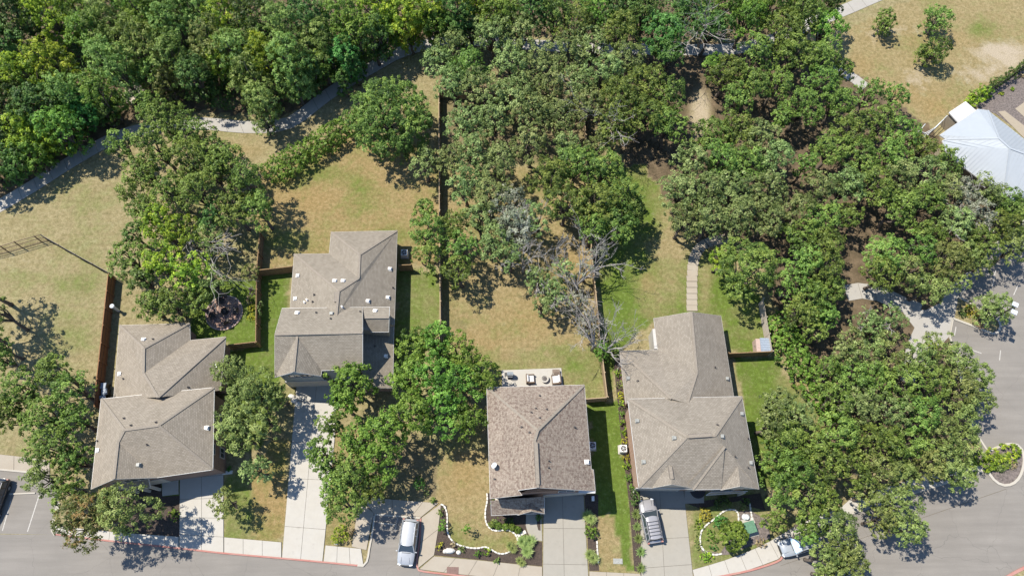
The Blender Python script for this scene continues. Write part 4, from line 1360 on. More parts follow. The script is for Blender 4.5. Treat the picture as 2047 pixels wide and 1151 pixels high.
vents(h3, [(1079, 791, 'pipe'), (1071, 816, 'pipe'), (1062, 824, 'pipe'), (1079, 835, 'pipe'), (1093, 818, 'pipe'), (1043, 853, 'pipe'), (1059, 864, 'pipe'), (1149, 854, 'pipe'), (1148, 853, 'pipe'), (1097, 921, 'pipe'), (1173, 923, 'box'), (1096, 934, 'pipe'), (989, 957, 'pipe'), (992, 934, 'dish'), (1071, 884, 'ridge', (1075, 968))], [V1, V2], [f1, f2])

# ---- house 4 (right)
h4 = thing('house', 'rightmost house with brown-grey hip roof, red brick side wall and ladder-like ridge vents', 'house', P(1390, 830, 0), 0, 'houses along the street')
e = 3.0
v1 = dict(m=(1251, 806, e), a=(1239, 701, e), b=(1315, 699, e), c=(1307, 636, e), r=(1382, 623, 5.2), e=(1441, 631, e), f=(1468, 800, e), t=(1374, 806, 6.2), x=(1342, 797, 6.2), y=(1393, 745, 5.3))
f1 = [list('max'), list('abyx'), list('bcry'), list('refty'), list('xyt')]
r1, V1 = roof_block(h4, v1, f1, 'roof_d', e, [('r', 'y'), ('y', 't'), ('a', 'x')], edge='trim', skip=['xm', 'xt', 'tf'])
E = 5.8
v2 = dict(a=(1255, 797, E), b=(1483, 792, E), c=(1517, 976, E), s=(1277, 974, E), u=(1373, 873, E + 2.7), v=(1430, 870, E + 2.7), r=(1440, 976, E), m=(1385, 976.5, E))
f2 = [list('abvu'), list('asu'), list('bcv'), ['s', 'm', 'r', 'c', 'v', 'u']]
r2, V2 = roof_block(h4, v2, f2, 'roof_d', E, [('b', 'v'), ('u', 'v'), ('s', 'u'), ('a', 'u')], edge='gutter')
# three small front wings
v3 = dict(s=(1303, 975, E + .05), k=(1343, 967.5, E + 1.2), c=(1384, 975, E + .05), t=(1338, 925, E + 1.25))
roof_block(h4, v3, [list('skt'), list('kct')], 'roof_d', E, [], name='front_gable_roof', skip=['st', 'ct'])
v4 = dict(m=(1385, 978, E + .05), r=(1440, 977, E + .05), t=(1448, 893, E + 2.35), k=(1406, 958, E + .62))
v4 = dict(m=(1385, 978, E + .03), r=(1440, 977, E + .03), t=(1449, 893, E + 2.35), h=(1396, 972, E + .35), w=(1383, 972, E + .1))
roof_block(h4, dict(m=(1385, 978, E + .04), r=(1442, 977, E + .04), t=(1449, 892, E + 2.38), n=(1376, 966, E + .45)), [list('mrt'), list('nmt')], 'roof_d', E, [('m', 't')], name='front_wing_roof', edge='gutter', skip=['rt', 'nt', 'nm'])
v5 = dict(s=(1441, 979, E + .05), k=(1480, 971, E + 1.15), c=(1517, 977, E + .05), t=(1475, 931, E + 1.2))
roof_block(h4, v5, [list('skt'), list('kct')], 'roof_d', E, [], name='front_gable_roof', skip=['st', 'ct'])
for pts in ([(1309, 974, E), (1343, 965, E + 1.05), (1379, 974, E)], [(1446, 978, E), (1480, 969, E + 1.0), (1512, 976, E)]):
    tri_wall(h4, pts, 'siding_tan')
w1, q1 = walls(h4, [v1[k] for k in 'mabcef'], e + .1, 'brick_red', .35)
w2, q2 = walls(h4, [v2[k] for k in 'abcs'], E + .1, 'brick_red', .42)
a, b = south_edge(q2, 0)
L = (b - a).length
wall_item(w2, a, b, .20, 4.6, .09, 2.35, 'garage')
wall_item(w2, a, b, .2, 1.6, 3.8, 5.0, 'window')
wall_item(w2, a, b, .82, 2.2, .8, 2.3, 'window'); wall_item(w2, a, b, .53, 1.0, .1, 2.2, 'door')
for s_, sx in ((.25, -1), (.6, -1), (.3, 1), (.7, 1)):
    a, b = side_edge(q2, sx); wall_item(w2, a, b, s_, 1.1, 3.8, 5.0, 'window')
r6, V6 = roof_block(h4, dict(a=(1420, 983, 3.2), b=(1495, 981, 3.2), c=(1483, 984, 2.8), d=(1412, 989, 2.8)), [list('abcd')], 'roof_d', 2.8, edge='gutter')
q = P(1489, 983, 2.7); MB().box((q.x, q.y, 1.3), (.2, .2, 2.6)).build('porch_column', M['trim'], h4)
c0 = P(1309, 657, 2.9); c1 = P(1313, 697, 2.9)
MB().beam((c0.x, c0.y, 1.45), (c1.x, c1.y, 1.45), .55, 2.9).build('chimney_bump', M['trim'], h4)
vents(h4, [(1274, 841, 'dbox'), (1348, 875, 'dbox'), (1287, 923, 'dbox'), (1256, 756, 'dbox'), (1453, 757, 'dbox'), (1482, 827, 'dbox'), (1443, 872, 'dbox'), (1500, 925, 'dbox'), (1434, 849, 'pipe'), (1469, 912, 'pipe'), (1495, 934, 'pipe'), (1429, 734, 'pipe'), (1495, 876, 'pipe'), (1275, 761, 'pipe'), (1376, 872, 'ridge', (1422, 869)), (1339, 932, 'ridge', (1343, 957)), (1477, 944, 'ridge', (1481, 968))], [V1, V2], [f1, f2])

# ---- white metal roofed pavilion at the right edge
pav = thing('pavilion', 'white metal roofed pavilion at the right edge beside the dry field', 'building', P(2000, 320, 0))
e = 3.3
pv = dict(a=(1879, 270, e), b=(1955, 218, e), b2=(1975, 221, e), r=(1997, 277, 5.4), s=(2019, 297, 5.6), m=(1891, 278, e + .05), m2=(1884, 281, e), m3=(1887, 288, e), n=(1882, 293, e), c=(1925, 333, e), d=(1965, 362, e), f=(2006, 392, e), g=(2075, 300, e), g2=(2110, 330, 5.6), h=(2100, 380, e), f2=(2028, 402, e), w2=(2140, 360, e))
pf = [['a', 'b', 'b2', 'r'], ['a', 'r', 'm'], ['m', 'r', 's'], ['m', 's', 'n', 'm3', 'm2'], ['n', 's', 'f', 'd', 'c'], ['b2', 'g', 's', 'r'], ['s', 'g', 'w2', 'g2'], ['s', 'g2', 'h', 'f2', 'f']]
rr, VP_ = roof_block(pav, pv, pf, 'metal_roof', e, [], edge='gutter')
mb = MB()
def seam(face, nl):
    p = [VP_[k] for k in face]
    n = (p[1] - p[0]).cross(p[2] - p[0]).normalized()
    if n.z < 0: n = -n
    hz = Vector((0, 0, 1)).cross(n).normalized(); sl = n.cross(hz)
    us = [q.dot(hz) for q in p]
    u = min(us) + .4
    while u < max(us):
        hits = []
        for i in range(len(p)):
            a, b = p[i], p[(i + 1) % len(p)]
            ua, ub = a.dot(hz), b.dot(hz)
            if (ua - u) * (ub - u) < 0: hits.append(a.lerp(b, (u - ua) / (ub - ua)))
        if len(hits) >= 2: mb.beam(hits[0] + n * .012, hits[-1] + n * .012, .035, .03)
        u += .45
for f in pf: seam(f, 1)
for a_, b_ in (('m', 'r'), ('r', 's'), ('b2', 'r'), ('s', 'f'), ('s', 'g2'), ('s', 'g')): mb.beam(VP_[a_] + Vector((0, 0, .03)), VP_[b_] + Vector((0, 0, .03)), .22, .05)
o = mb.build('standing_seams', M['metal_roof'], rr); o['kind'] = 'stuff'
walls(pav, [pv[k] for k in ('a', 'b', 'b2', 'g', 'w2', 'h', 'f2', 'f', 'd', 'c', 'n')], e, 'stucco', .9)
ann = thing('utility_enclosure', 'flat white topped tan enclosure beside the white roofed pavilion', 'enclosure', P(1920, 240, 0))
top = [(1897, 225), (1930, 203), (1951, 221), (1916, 246)]
W = [P(x, y, 2.7) for x, y in top]
MB().prism([(w.x, w.y) for w in W][::-1], 2.55, 2.72).build('flat_roof', M['gutter'], ann)
qi = inset([(w.x, w.y) for w in W][::-1], .15)
MB().prism(qi, 0, 2.55).build('wall', M['stucco'], ann)
ar = [w + Vector((0, 0, .05)) for w in W]

# ------------------------------------------------------------------ fences
def board_fence(pts, h, mat, label, face, postpx=True, board=.15, rails=3, group='wooden yard fences', horizontal=False, name='wooden_fence', post_side=1):
    """pts: pixels of the TOP edge at height h"""
    Wp = [P(*p, h) for p in pts]
    for w in Wp: w.z = 0
    root = thing(name, label, 'fence', Wp[0], 0, group)
    pb = MB()
    posts = []
    for a, b in zip(Wp, Wp[1:]):
        d = b - a; L = d.length; d.normalize(); rz = math.atan2(d.y, d.x)
        s = Vector((-d.y, d.x, 0)) * post_side
        if not horizontal:
            n = max(1, int(L / board))
            for i in range(n):
                c = a + d * (L * (i + .5) / n)
                pb.box((c.x, c.y, h / 2 - .01 + random.uniform(-.015, .015)), (L / n - .012, .022, h - .04), rz)
        np_ = max(1, round(L / 2.4))
        for i in range(np_ + 1):
            c = a + d * (L * i / np_) + s * .09
            posts.append((c, rz))
        nr = 7 if horizontal else rails
        for r in range(nr):
            if horizontal:
                z = h * (r + .5) / nr; hh = h / nr - .03; off = 0.0
                for i in range(np_):
                    p0 = a + d * (L * i / np_ + .02); p1 = a + d * (L * (i + 1) / np_ - .02)
                    MB().beam(p0 + s * off + Vector((0, 0, z)), p1 + s * off + Vector((0, 0, z)), .03, hh).build('plank', M[mat], root)
            else:
                z = (.25, h * .52, h - .22)[r]
                MB().beam(a + s * .05 + Vector((0, 0, z)), b + s * .05 + Vector((0, 0, z)), .045, .09).build('rail', M[mat], root)
        if not horizontal:
            MB().beam(a + Vector((0, 0, h + .005)), b + Vector((0, 0, h + .005)), .10, .035).build('cap_board', M[mat], root)
    if not horizontal:
        o = pb.build('pickets', M[mat], root); o['kind'] = 'stuff'
    seen = []
    for c, rz in posts:
        if any((c - s_).length < .35 for s_ in seen): continue
        seen.append(c)
        m = MB().box((c.x, c.y, h / 2 + .03), (.11, .11, h + .06), rz)
        m.build('post', M[mat], root)
    return root
board_fence([(216, 548), (205, 650), (193, 757), (188, 812)], 1.85, 'fence_red', 'reddish stained board fence along the left side of the leftmost house', 1, post_side=1)
board_fence([(519, 466), (512.5, 545), (511, 683)], 1.85, 'fence_brown', 'brown board fence running between the leftmost house garden and the second house', 1, post_side=1)
board_fence([(510, 683), (456, 689)], 1.85, 'fence_brown', 'short brown board fence joining the leftmost house to its garden corner', 1, post_side=1)
board_fence([(514, 540), (585, 532)], 1.85, 'fence_brown', 'short brown fence left of the second house, joining its wall', 1, post_side=1)
board_fence([(796, 530), (822, 529)], 1.85, 'fence_brown', 'very short brown fence right of the second house under tree shade', 1, post_side=1)
board_fence([(877, 178), (878, 420), (880, 640), (874, 800)], 1.85, 'fence_tan', 'long tan board fence on the left side of the long middle yard', 1, post_side=1)
board_fence([(1168, 208), (1177, 400), (1184, 517), (1191, 584), (1200, 677), (1208, 744), (1214, 793)], 1.85, 'fence_tan', 'long tan board fence on the right side of the long middle yard', -1, post_side=1)
board_fence([(1213, 794), (1171, 797)], 1.85, 'fence_tan', 'short tan fence closing the middle yard beside the mottled roof', -1, post_side=-1)
board_fence([(878, 178), (1020, 190), (1168, 208)], 1.85, 'fence_tan', 'tan board fence across the far end of the middle yard under oaks', -1, post_side=-1)
board_fence([(1457, 706), (1544, 702)], 1.85, 'fence_brown', 'brown board fence right of the rightmost house, beside the small shed', -1, post_side=1)
board_fence([(1544, 701), (1532, 633), (1526, 596)], 1.9, 'fence_grey', 'weathered fence of wide horizontal planks behind the small shed', -1, horizontal=True, post_side=-1)

def iron_fence(pts, h, label, mat='iron', dense=True, group='iron park fences'):
    Wp = [P(*p, h) for p in pts]
    for w in Wp: w.z = 0
    root = thing('iron_fence', label, 'fence', Wp[0], 0, group)
    pk = MB(); seen = []
    for a, b in zip(Wp, Wp[1:]):
        d = b - a; L = d.length; d.normalize()
        for z in (.12, h * .55, h - .03):
            MB().beam(a + Vector((0, 0, z)), b + Vector((0, 0, z)), .05, .06).build('rail', M[mat], root)
        n = int(L / .13) if dense else 0
        for i in range(n):
            c = a + d * (L * i / n); pk.tube([(c.x, c.y, .05), (c.x, c.y, h)], .010, 3, cap=False)
        n = max(1, round(L / 2.4))
        for i in range(n + 1):
            c = a + d * (L * i / n)
            if any((c - s_).length < .3 for s_ in seen): continue
            seen.append(c)
            MB().box((c.x, c.y, h / 2 + .03), (.09, .09, h + .06)).build('post', M[mat], root)
    if dense:
        o = pk.build('pickets', M[mat], root); o['kind'] = 'stuff'
    return root
iron_fence([(-110, 516), (0, 492), (28, 483.5), (68, 472), (81, 469)], 1.75, 'rusty brown rail fence across the dry park lawn, far left', 'iron_rust')
iron_fence([(83, 470), (150, 508), (218, 545)], 1.75, 'dark iron fence running diagonally to the red board fence corner')
iron_fence([(2080, 118), (2047, 133), (2010, 160), (1985, 176)], 1.5, 'dark iron fence beyond the clipped hedge, far top right')
iron_fence([(1893, 232), (1868, 256), (1850, 266), (1838, 262), (1849, 249)], 1.6, 'grey metal gate and rail fence beside the flat white topped enclosure', 'lamp_grey', dense=False)

# ------------------------------------------------------------------ edging stones, steppers
def stone_edging(pts, label, w=.18, h=.14, step=.40, mat='limestone'):
    W = resample([P(*p) for p in smooth_line(pts, 6)], step)
    root = thing('stone_edging', label, 'edging', (W[0].x, W[0].y, 0))
    protos = []
    for k in range(4):
        m = MB()
        n = 8; prof = []
        for i in range(n):
            t = 2 * math.pi * i / n
            x = math.copysign(abs(math.cos(t)) ** .45, math.cos(t)) * step * .49; y = math.copysign(abs(math.sin(t)) ** .45, math.sin(t)) * w / 2
            prof.append((x * random.uniform(.92, 1.0), y * random.uniform(.82, 1.08)))
        m.prism(prof, 0, h * random.uniform(.85, 1.15))
        top = [(x * .86, y * .8) for x, y in prof]
        protos.append(m.mesh('stone'))
        protos[-1].materials.append(M[mat])
    for i in range(len(W) - 1):
        c = W[i].lerp(W[i + 1], .5); d = W[i + 1] - W[i]
        o = bpy.data.objects.new('stone', protos[i % 4])
        o.parent = root
        o.location = (c.x - W[0].x, c.y - W[0].y, 0)
        o.rotation_euler = (0, 0, math.atan2(d.y, d.x) + (math.pi if i % 3 == 0 else 0))
        o.scale = (d.length / step, random.uniform(.9, 1.1), 1)
        COL.objects.link(o)
    return root
stone_edging([(881, 1007), (889, 1012), (894, 1030), (894, 1055), (898, 1072), (910, 1085), (932, 1093), (955, 1095), (970, 1092), (982, 1098), (998, 1106), (1012, 1105), (1022, 1100)], 'white stone edging curving round the street side bed of the middle house')
stone_edging([(973, 985), (974, 1000), (970, 1022), (971, 1042), (978, 1054), (988, 1060), (1000, 1060), (1010, 1058), (1022, 1061), (1032, 1070), (1035, 1080)], 'white stone edging in front of the clipped balls, beside the tan lawn')
stone_edging([(1193, 1080), (1194, 1100), (1196, 1125)], 'short white stone edging right of the middle house driveway')
stone_edging([(1443, 1106), (1425, 1108), (1405, 1098), (1399, 1080), (1402, 1060), (1415, 1046), (1430, 1035), (1445, 1022), (1460, 1018), (1473, 1021), (1476, 1035), (1475, 1055)], 'white stone edging looping round the rightmost house front garden island', step=.4)
stone_edging([(1498, 1005), (1501, 1025), (1503, 1040)], 'short straight white stone edging behind the green utility box', w=.2)
stone_edging([(1256, 840), (1262, 880), (1268, 925), (1272, 960), (1266, 985)], 'white stone edging between shrub bed and red brick side wall', w=.2)
MBs = MB()
st = thing('stepping_stones', 'three square pale stepping stones by the curved front walk', 'stepping stones', P(1043, 1066))
for c in ((1037, 1069.5), (1043, 1066), (1048.5, 1063)):
    w = P(*c); MB().box((w.x, w.y, .06), (.30, .36, .08), .45).build('stone', M['limestone'], st)
sp_ = thing('stepping_path', 'garden path of pale rectangular pavers behind the rightmost house', 'path', P(1383, 570))
pav_c = [(1383, 616, 0), (1383, 605, 0), (1383, 593, 0), (1383, 581, 0), (1383, 569, 0), (1383, 557, 0), (1384, 546, .03), (1384.5, 535, .06), (1386, 524, .12), (1388.5, 513.5, .25), (1393, 504, .45), (1399, 496, .7), (1407, 489, .95), (1417, 485, 1.2), (1428, 482, 1.3), (1439, 480, 1.3), (1450, 478, 1.4)]
for i, (x, y, a) in enumerate(pav_c):
    w = P(x, y); k = mpp(x, y)
    MB().box((w.x, w.y, .05), (1.30, .74, .08), -a).build('paver', M['conc_tan'], sp_)

# ------------------------------------------------------------------ vehicles
def car(cx, cy, rz, label, col, kind='suv', L=4.75, Wd=1.88, H=1.68, rack=False, shade=None, glass=None, name='parked_car'):
    c = P(cx, cy, H * .6)
    root = thing(name, label, 'car', (c.x, c.y, .03), rz)
    pm = paint('car_paint_' + name, col)
    hw = Wd / 2; hl = L / 2
    belt = H * .60
    # body loft: y, halfwidth, zlow, zdeck
    st_ = [(-hl, .84, .42, belt * .72), (-hl + .07, .92, .30, belt * .93), (-hl + .35, .985, .22, belt * 1.0), (-hl * .45, 1.0, .20, belt * 1.02), (0, 1.0, .20, belt * 1.02), (hl * .38, 1.0, .20, belt * 1.0),
           (hl * .52, .99, .20, belt * .97), (hl * .75, .96, .22, belt * .90), (hl - .18, .88, .28, belt * .80), (hl - .03, .74, .34, belt * .62), (hl, .66, .40, belt * .5)]
    mb = MB(); R = 12
    for y, w, zl, zd in st_:
        w *= hw
        ring = [(-w * .80, zl), (-w * .98, zl + .10), (-w, (zl + zd) * .5), (-w * .985, zd - .10), (-w * .93, zd - .02), (-w * .55, zd + .035), (0, zd + .05)]
        ring = ring + [(-x, z) for x, z in ring[-2::-1]]
        R = len(ring)
        for x, z in ring: mb.v.append((x, y, z))
    for i in range(len(st_) - 1):
        for k in range(R):
            k2 = (k + 1) % R
            mb.f.append((i * R + k, i * R + k2, (i + 1) * R + k2, (i + 1) * R + k))
    mb.f.append(tuple(range(R))); mb.f.append(tuple((len(st_) - 1) * R + k for k in reversed(range(R))))
    body = link_mesh('body', mb.mesh('body', smooth=True), pm, root)
    if kind == 'suv': y0, y1, t0, t1 = -hl + .22, hl * .44, -hl + .50, hl * .10
    else: y0, y1, t0, t1 = -hl * .78, hl * .46, -hl * .40, hl * .08
    wb, wt = hw * .93, hw * .70
    rt = H - .04; bz = belt * 1.0 + .01
    def frus(y0, y1, wb, zb, t0, t1, wt, zt, n=1):
        m = MB()
        for y, w, z in ((y0, wb, zb), (t0, wt, zt), (t1, wt, zt), (y1, wb, zb)): m.v += [(-w, y, z), (w, y, z)]
        m.f += [(0, 1, 3, 2), (2, 3, 5, 4), (4, 5, 7, 6), (0, 2, 4, 6), (1, 7, 5, 3)]
        return m
    g = link_mesh('window_glass', frus(y0, y1, wb, bz - .02, t0, t1, wt, rt - .02).mesh('glass'), glass or M['glass'], root)
    # roof skin, gently crowned with rounded corners
    m = MB(); nx, ny = 8, 10
    for j in range(ny + 1):
        v = j / ny * 2 - 1
        y = (t0 - .06) + (t1 - t0 + .12) * j / ny
        for i in range(nx + 1):
            u = i / nx * 2 - 1
            x = u * (wt + .03) * (1 - .10 * abs(v) ** 4)
            yy = y + (-.10 if v < 0 else .14) * (1 - u * u) * abs(v) ** 3 * (1 if v > 0 else 1)
            m.v.append((x, yy, rt + .04 * (1 - u * u) + .015 * (1 - v * v) - .05 * (abs(u) ** 6)))
    for j in range(ny):
        for i in range(nx):
            a = j * (nx + 1) + i; m.f.append((a, a + 1, a + nx + 2, a + nx + 1))
    link_mesh('roof', m.mesh('roof', smooth=True), pm, root)
    m = MB()
    for sx in (-1, 1):
        m.beam((sx * wb * .995, y1, bz), (sx * wt, t1 + .03, rt), .07, .05)
        m.beam((sx * wb * .995, y0, bz), (sx * wt, t0 - .02, rt), .12, .08)
        yc = (y0 + y1) / 2 - .1
        m.beam((sx * wb * 1.0, yc, bz), (sx * (wt + .01), yc - .05, rt), .09, .05)
        if kind == 'suv': m.beam((sx * wb * 1.0, y0 + .75, bz), (sx * (wt + .01), t0 + .6, rt), .12, .05)
        m.beam((sx * (wt + .005), t0, rt), (sx * (wt + .005), t1, rt), .07, .06)
    link_mesh('pillars', m.mesh('pillars'), pm, root)
    m = MB()
    m.beam((-hw * .5, hl * .46, belt + .06), (hw * .5, hl * .46, belt + .06), .05, .02)
    link_mesh('wiper', m.mesh('wiper'), M['black_plastic'], root)
    for sx in (-1, 1):
        for sy in (-1, 1):
            m = MB(); y = sy * hl * .62; x = sx * (hw - .12)
            m.tube([(x - .12, y, .34), (x + .12, y, .34)], .345, 18)
            w_ = link_mesh('wheel', m.mesh('tyre'), M['rubber'], root)
            m = MB(); m.tube([(x + sx * .10, y, .34), (x + sx * .125, y, .34)], .22, 10)
            link_mesh('rim', m.mesh('rim'), M['chrome'], w_)
        m = MB().box((sx * (hw + .09), hl * .40, belt + .06), (.20, .12, .15), taper=.8)
        link_mesh('wing_mirror', m.mesh('mirror'), pm, root)
        m = MB().box((sx * hw * .66, hl - .16, belt * .70), (.34, .24, .16), sx * -.35)
        link_mesh('headlight', m.mesh('headlight'), M['lamp_grey'], root)
        m = MB().box((sx * hw * .80, -hl + .05, belt * .88), (.20, .14, .30))
        link_mesh('tail_light', m.mesh('tail_light'), M['kerb_red'], root)
        m = MB()
        for yy in (hl * .12, -hl * .28): m.box((sx * (hw - .01), yy, belt * .86), (.03, .18, .03))
        link_mesh('door_handles', m.mesh('handles'), M['chrome'], root)
    m = MB().box((0, hl - .03, .62), (hw * 1.1, .06, .20)).box((0, hl - .03, .38), (hw * 1.2, .08, .12))
    link_mesh('grille', m.mesh('grille'), M['black_plastic'], root)
    m = MB()
    for sx in (-1, 1): m.box((sx * hw * .45, hl * .68, belt * .935 + .03), (.02, hl * .45, .012), -sx * .05)
    link_mesh('bonnet_crease', m.mesh('crease'), M['black_plastic'], body)
    m = MB().box((0, -hl + .02, .52), (hw * 1.5, .10, .18))
    link_mesh('rear_bumper', m.mesh('bumper'), M['black_plastic'], root)
    if rack:
        m = MB()
        for sx in (-1, 1): m.beam((sx * wt * .92, t0 + .1, rt + .11), (sx * wt * .92, t1 - .25, rt + .11), .05, .05)
        for k in range(5):
            y = t0 + .25 + (t1 - t0 - .65) * k / 4
            m.beam((-wt * .92, y, rt + .12), (wt * .92, y, rt + .12), .05, .04)
        link_mesh('roof_rack', m.mesh('rack'), M['black_plastic'], root)
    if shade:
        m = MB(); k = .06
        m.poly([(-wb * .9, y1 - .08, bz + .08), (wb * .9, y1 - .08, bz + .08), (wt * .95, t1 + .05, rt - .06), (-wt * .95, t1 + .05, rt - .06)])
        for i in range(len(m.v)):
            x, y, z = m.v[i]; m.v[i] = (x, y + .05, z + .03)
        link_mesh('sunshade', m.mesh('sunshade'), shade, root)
    return root
car(815, 1083, math.pi - .09, 'silver wagon with pale roof parked nose down in the kerbside bay', (.30, .31, .325), L=4.75, H=1.62)
car(1301.5, 1040, .15, 'silver SUV with black roof rack parked nose in on the right driveway', (.25, .245, .255), rack=True, L=4.6, H=1.7, name='parked_suv')
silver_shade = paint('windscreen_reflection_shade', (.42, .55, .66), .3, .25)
car(1601, 1086, 1.84, 'pale silver car parked at the kerb, half hidden under the front oaks', (.27, .29, .31), kind='suv', L=4.6, H=1.6, shade=silver_shade, name='kerbside_car')
car(-14, 1000, math.pi - .12, 'black car cut off by the left edge in the parking bay', (.015, .017, .022), L=4.8, H=1.5, name='black_car')

# ------------------------------------------------------------------ garden objects
def at(px, py, z=0): return P(px, py, z)
# air conditioners
def ac_unit(px, py, label):
    c = P(px, py, .8)
    r = thing('air_conditioner', label, 'air conditioner', (c.x, c.y, 0), 0, 'air conditioning units beside the houses')
    MB().box((c.x, c.y, .05), (1.0, 1.0, .1)).build('base_pad', M['conc_white'], r)
    MB().box((c.x, c.y, .5), (.78, .78, .8)).build('casing', M['white_plastic'], r)
    MB().lathe((c.x, c.y, .9), [(.33, 0), (.33, .03), (.30, .04)], 16).build('fan_opening', M['vent_dark'], r)
    m = MB()
    for k in range(5):
        a = k * 1.2566; m.beam((c.x, c.y, .955), (c.x + math.cos(a) * .3, c.y + math.sin(a) * .3, .955), .03, .02)
    m.build('fan_guard', M['lamp_grey'], r)
ac_unit(1184, 890, 'air conditioner in the shade under the right eave of the middle house')
ac_unit(1246, 896, 'white air conditioner between shrubs by the red brick side wall')
ac_unit(808, 505, 'air conditioner beside the top right corner of the second house')
# patio set of the middle house
def armchair(px, py, rz, label, w=.95, d=.9):
    c = P(px, py, .4)
    r = thing('armchair', label, 'chair', (c.x, c.y, .07), rz, 'patio armchairs')
    def lk(n, m, mt): link_mesh(n, m.mesh(n), M[mt], r)
    lk('frame', MB().box((0, 0, .18), (w, d, .26)), 'frame_brown')
    lk('seat', MB().box((0, -.04, .38), (w * .74, d * .74, .16)), 'cushion')
    lk('backrest', MB().box((0, d * .42, .45), (w, .14, .62)), 'frame_brown')
    lk('back_cushion', MB().box((0, d * .30, .58), (w * .72, .16, .40)), 'cushion')
    for sx in (-1, 1): lk('armrest', MB().box((sx * w * .44, -.02, .42), (.12, d * .9, .34)), 'cushion' if False else 'frame_brown')
armchair(1060, 757, math.pi / 2 + .05, 'white cushioned patio armchair left of the round fire bowl', 1.05, 1.0)
armchair(1112, 758, -math.pi / 2 + .1, 'white cushioned patio armchair at the right end of the rear patio', 1.15, 1.05)
c = P(1111.5, 742.5, .4); r = thing('side_table', 'brown slatted side table touching the right patio armchair', 'table', (c.x, c.y, .07))
for k in range(6): link_mesh('slat', MB().box((-.36 + k * .145, 0, .42), (.12, .5, .03)).mesh('slat'), M['frame_brown'], r)
link_mesh('frame', MB().box((0, .2, .39), (.84, .05, .04)).box((0, -.2, .39), (.84, .05, .04)).box((-.38, .2, .2), (.05, .05, .4)).box((.38, .2, .2), (.05, .05, .4)).box((-.38, -.2, .2), (.05, .05, .4)).box((.38, -.2, .2), (.05, .05, .4)).mesh('frame'), M['frame_brown'], r)
c = P(1089, 756.5, .4); r = thing('fire_bowl', 'round grey fire bowl between the two patio armchairs', 'fire pit', (c.x, c.y, .07))
link_mesh('bowl', MB().lathe((0, 0, 0), [(.30, 0), (.46, .30), (.47, .40), (.36, .41), (.30, .33)], 20).mesh('bowl', smooth=False), M['conc_white'], r)
link_mesh('burner', MB().lathe((0, 0, .34), [(.27, 0), (.25, .05), (.12, .07), (.10, .04)], 16).mesh('burner'), M['vent_dark'], r)
c = P(1020, 749, .6); r = thing('barbecue', 'grey covered barbecue at the left end of the rear patio', 'barbecue', (c.x, c.y, .07))
m = MB()
for i, (y, w, z) in enumerate(((-.28, .30, .85), (-.2, .36, 1.05), (0, .38, 1.14), (.2, .36, 1.05), (.28, .30, .85))):
    m.v += [(-w, y, .75), (-w * .95, y, z), (w * .95, y, z), (w, y, .75)]
for i in range(4):
    for k in range(4): a = i * 4; m.f.append((a + k, a + (k + 1) % 4, a + 4 + (k + 1) % 4, a + 4 + k))
m.f += [(0, 1, 2, 3), (19, 18, 17, 16)]
link_mesh('lid', m.mesh('lid'), M['grill'], r)
link_mesh('cabinet', MB().box((0, 0, .38), (.62, .5, .72)).mesh('cabinet'), M['black_plastic'], r)
link_mesh('side_shelf', MB().box((-.5, 0, .78), (.32, .42, .04)).mesh('side_shelf'), M['black_plastic'], r)
link_mesh('handle', MB().beam((-.25, -.36, .92), (.25, -.36, .92), .03, .03).mesh('handle'), M['chrome'], r)

# round flagstone patio with fire pit (leftmost garden)
fc = P(448.5, 625.5, 0)
R0 = 34.5 * mpp(448, 625)
fp = thing('round_patio', 'round sandstone patio under tree shade in the leftmost garden', 'patio', (fc.x, fc.y, 0))
MB().lathe((fc.x, fc.y, 0), [(R0, 0), (R0, .035)], 40).build('mortar_bed', M['joint'], fp)
for ring, (ra, rb, n) in enumerate(((.0, .42, 6), (.45, .85, 11), (.88, 1.28, 17), (1.31, 1.72, 23), (1.75, R0 - .03, 30))):
    off = random.random()
    for k in range(n):
        a0 = 2 * math.pi * (k + off) / n + .02 / max(rb, .2); a1 = 2 * math.pi * (k + 1 + off) / n - .02 / max(rb, .2)
        pl = [(fc.x + math.cos(a) * r_, fc.y + math.sin(a) * r_) for r_, a in ((ra + .02, a0), (rb, a0), (rb, (a0 + a1) / 2), (rb, a1), (ra + .02, a1))]
        MB().prism(pl, 0, .06 + random.uniform(-.012, .012)).build('stone', M['flag' if (random.random() < .6) else 'flag2'], fp)
n = 40
for k in range(n):
    a = 2 * math.pi * k / n
    o = MB().box((fc.x + math.cos(a) * (R0 + .08), fc.y + math.sin(a) * (R0 + .08), .06), (.16, .30, .14), a).build('rim_stone', M['mat_pink'], fp)
c = P(449, 621.5, .3); r = thing('fire_pit', 'dark steel ring fire pit at the centre of the round patio', 'fire pit', (c.x, c.y, .06))
link_mesh('ring', MB().lathe((0, 0, 0), [(.42, 0), (.44, .34), (.38, .34), (.36, .05)], 16).mesh('ring'), M['rust'], r)
m = MB()
for k in range(3):
    a = k * 1.05 + .3; m.tube([(-.25 * math.cos(a), -.25 * math.sin(a), .2 + .05 * k), (.25 * math.cos(a), .25 * math.sin(a), .24 + .05 * k)], .05, 6)
link_mesh('logs', m.mesh('logs'), M['bark'], r)
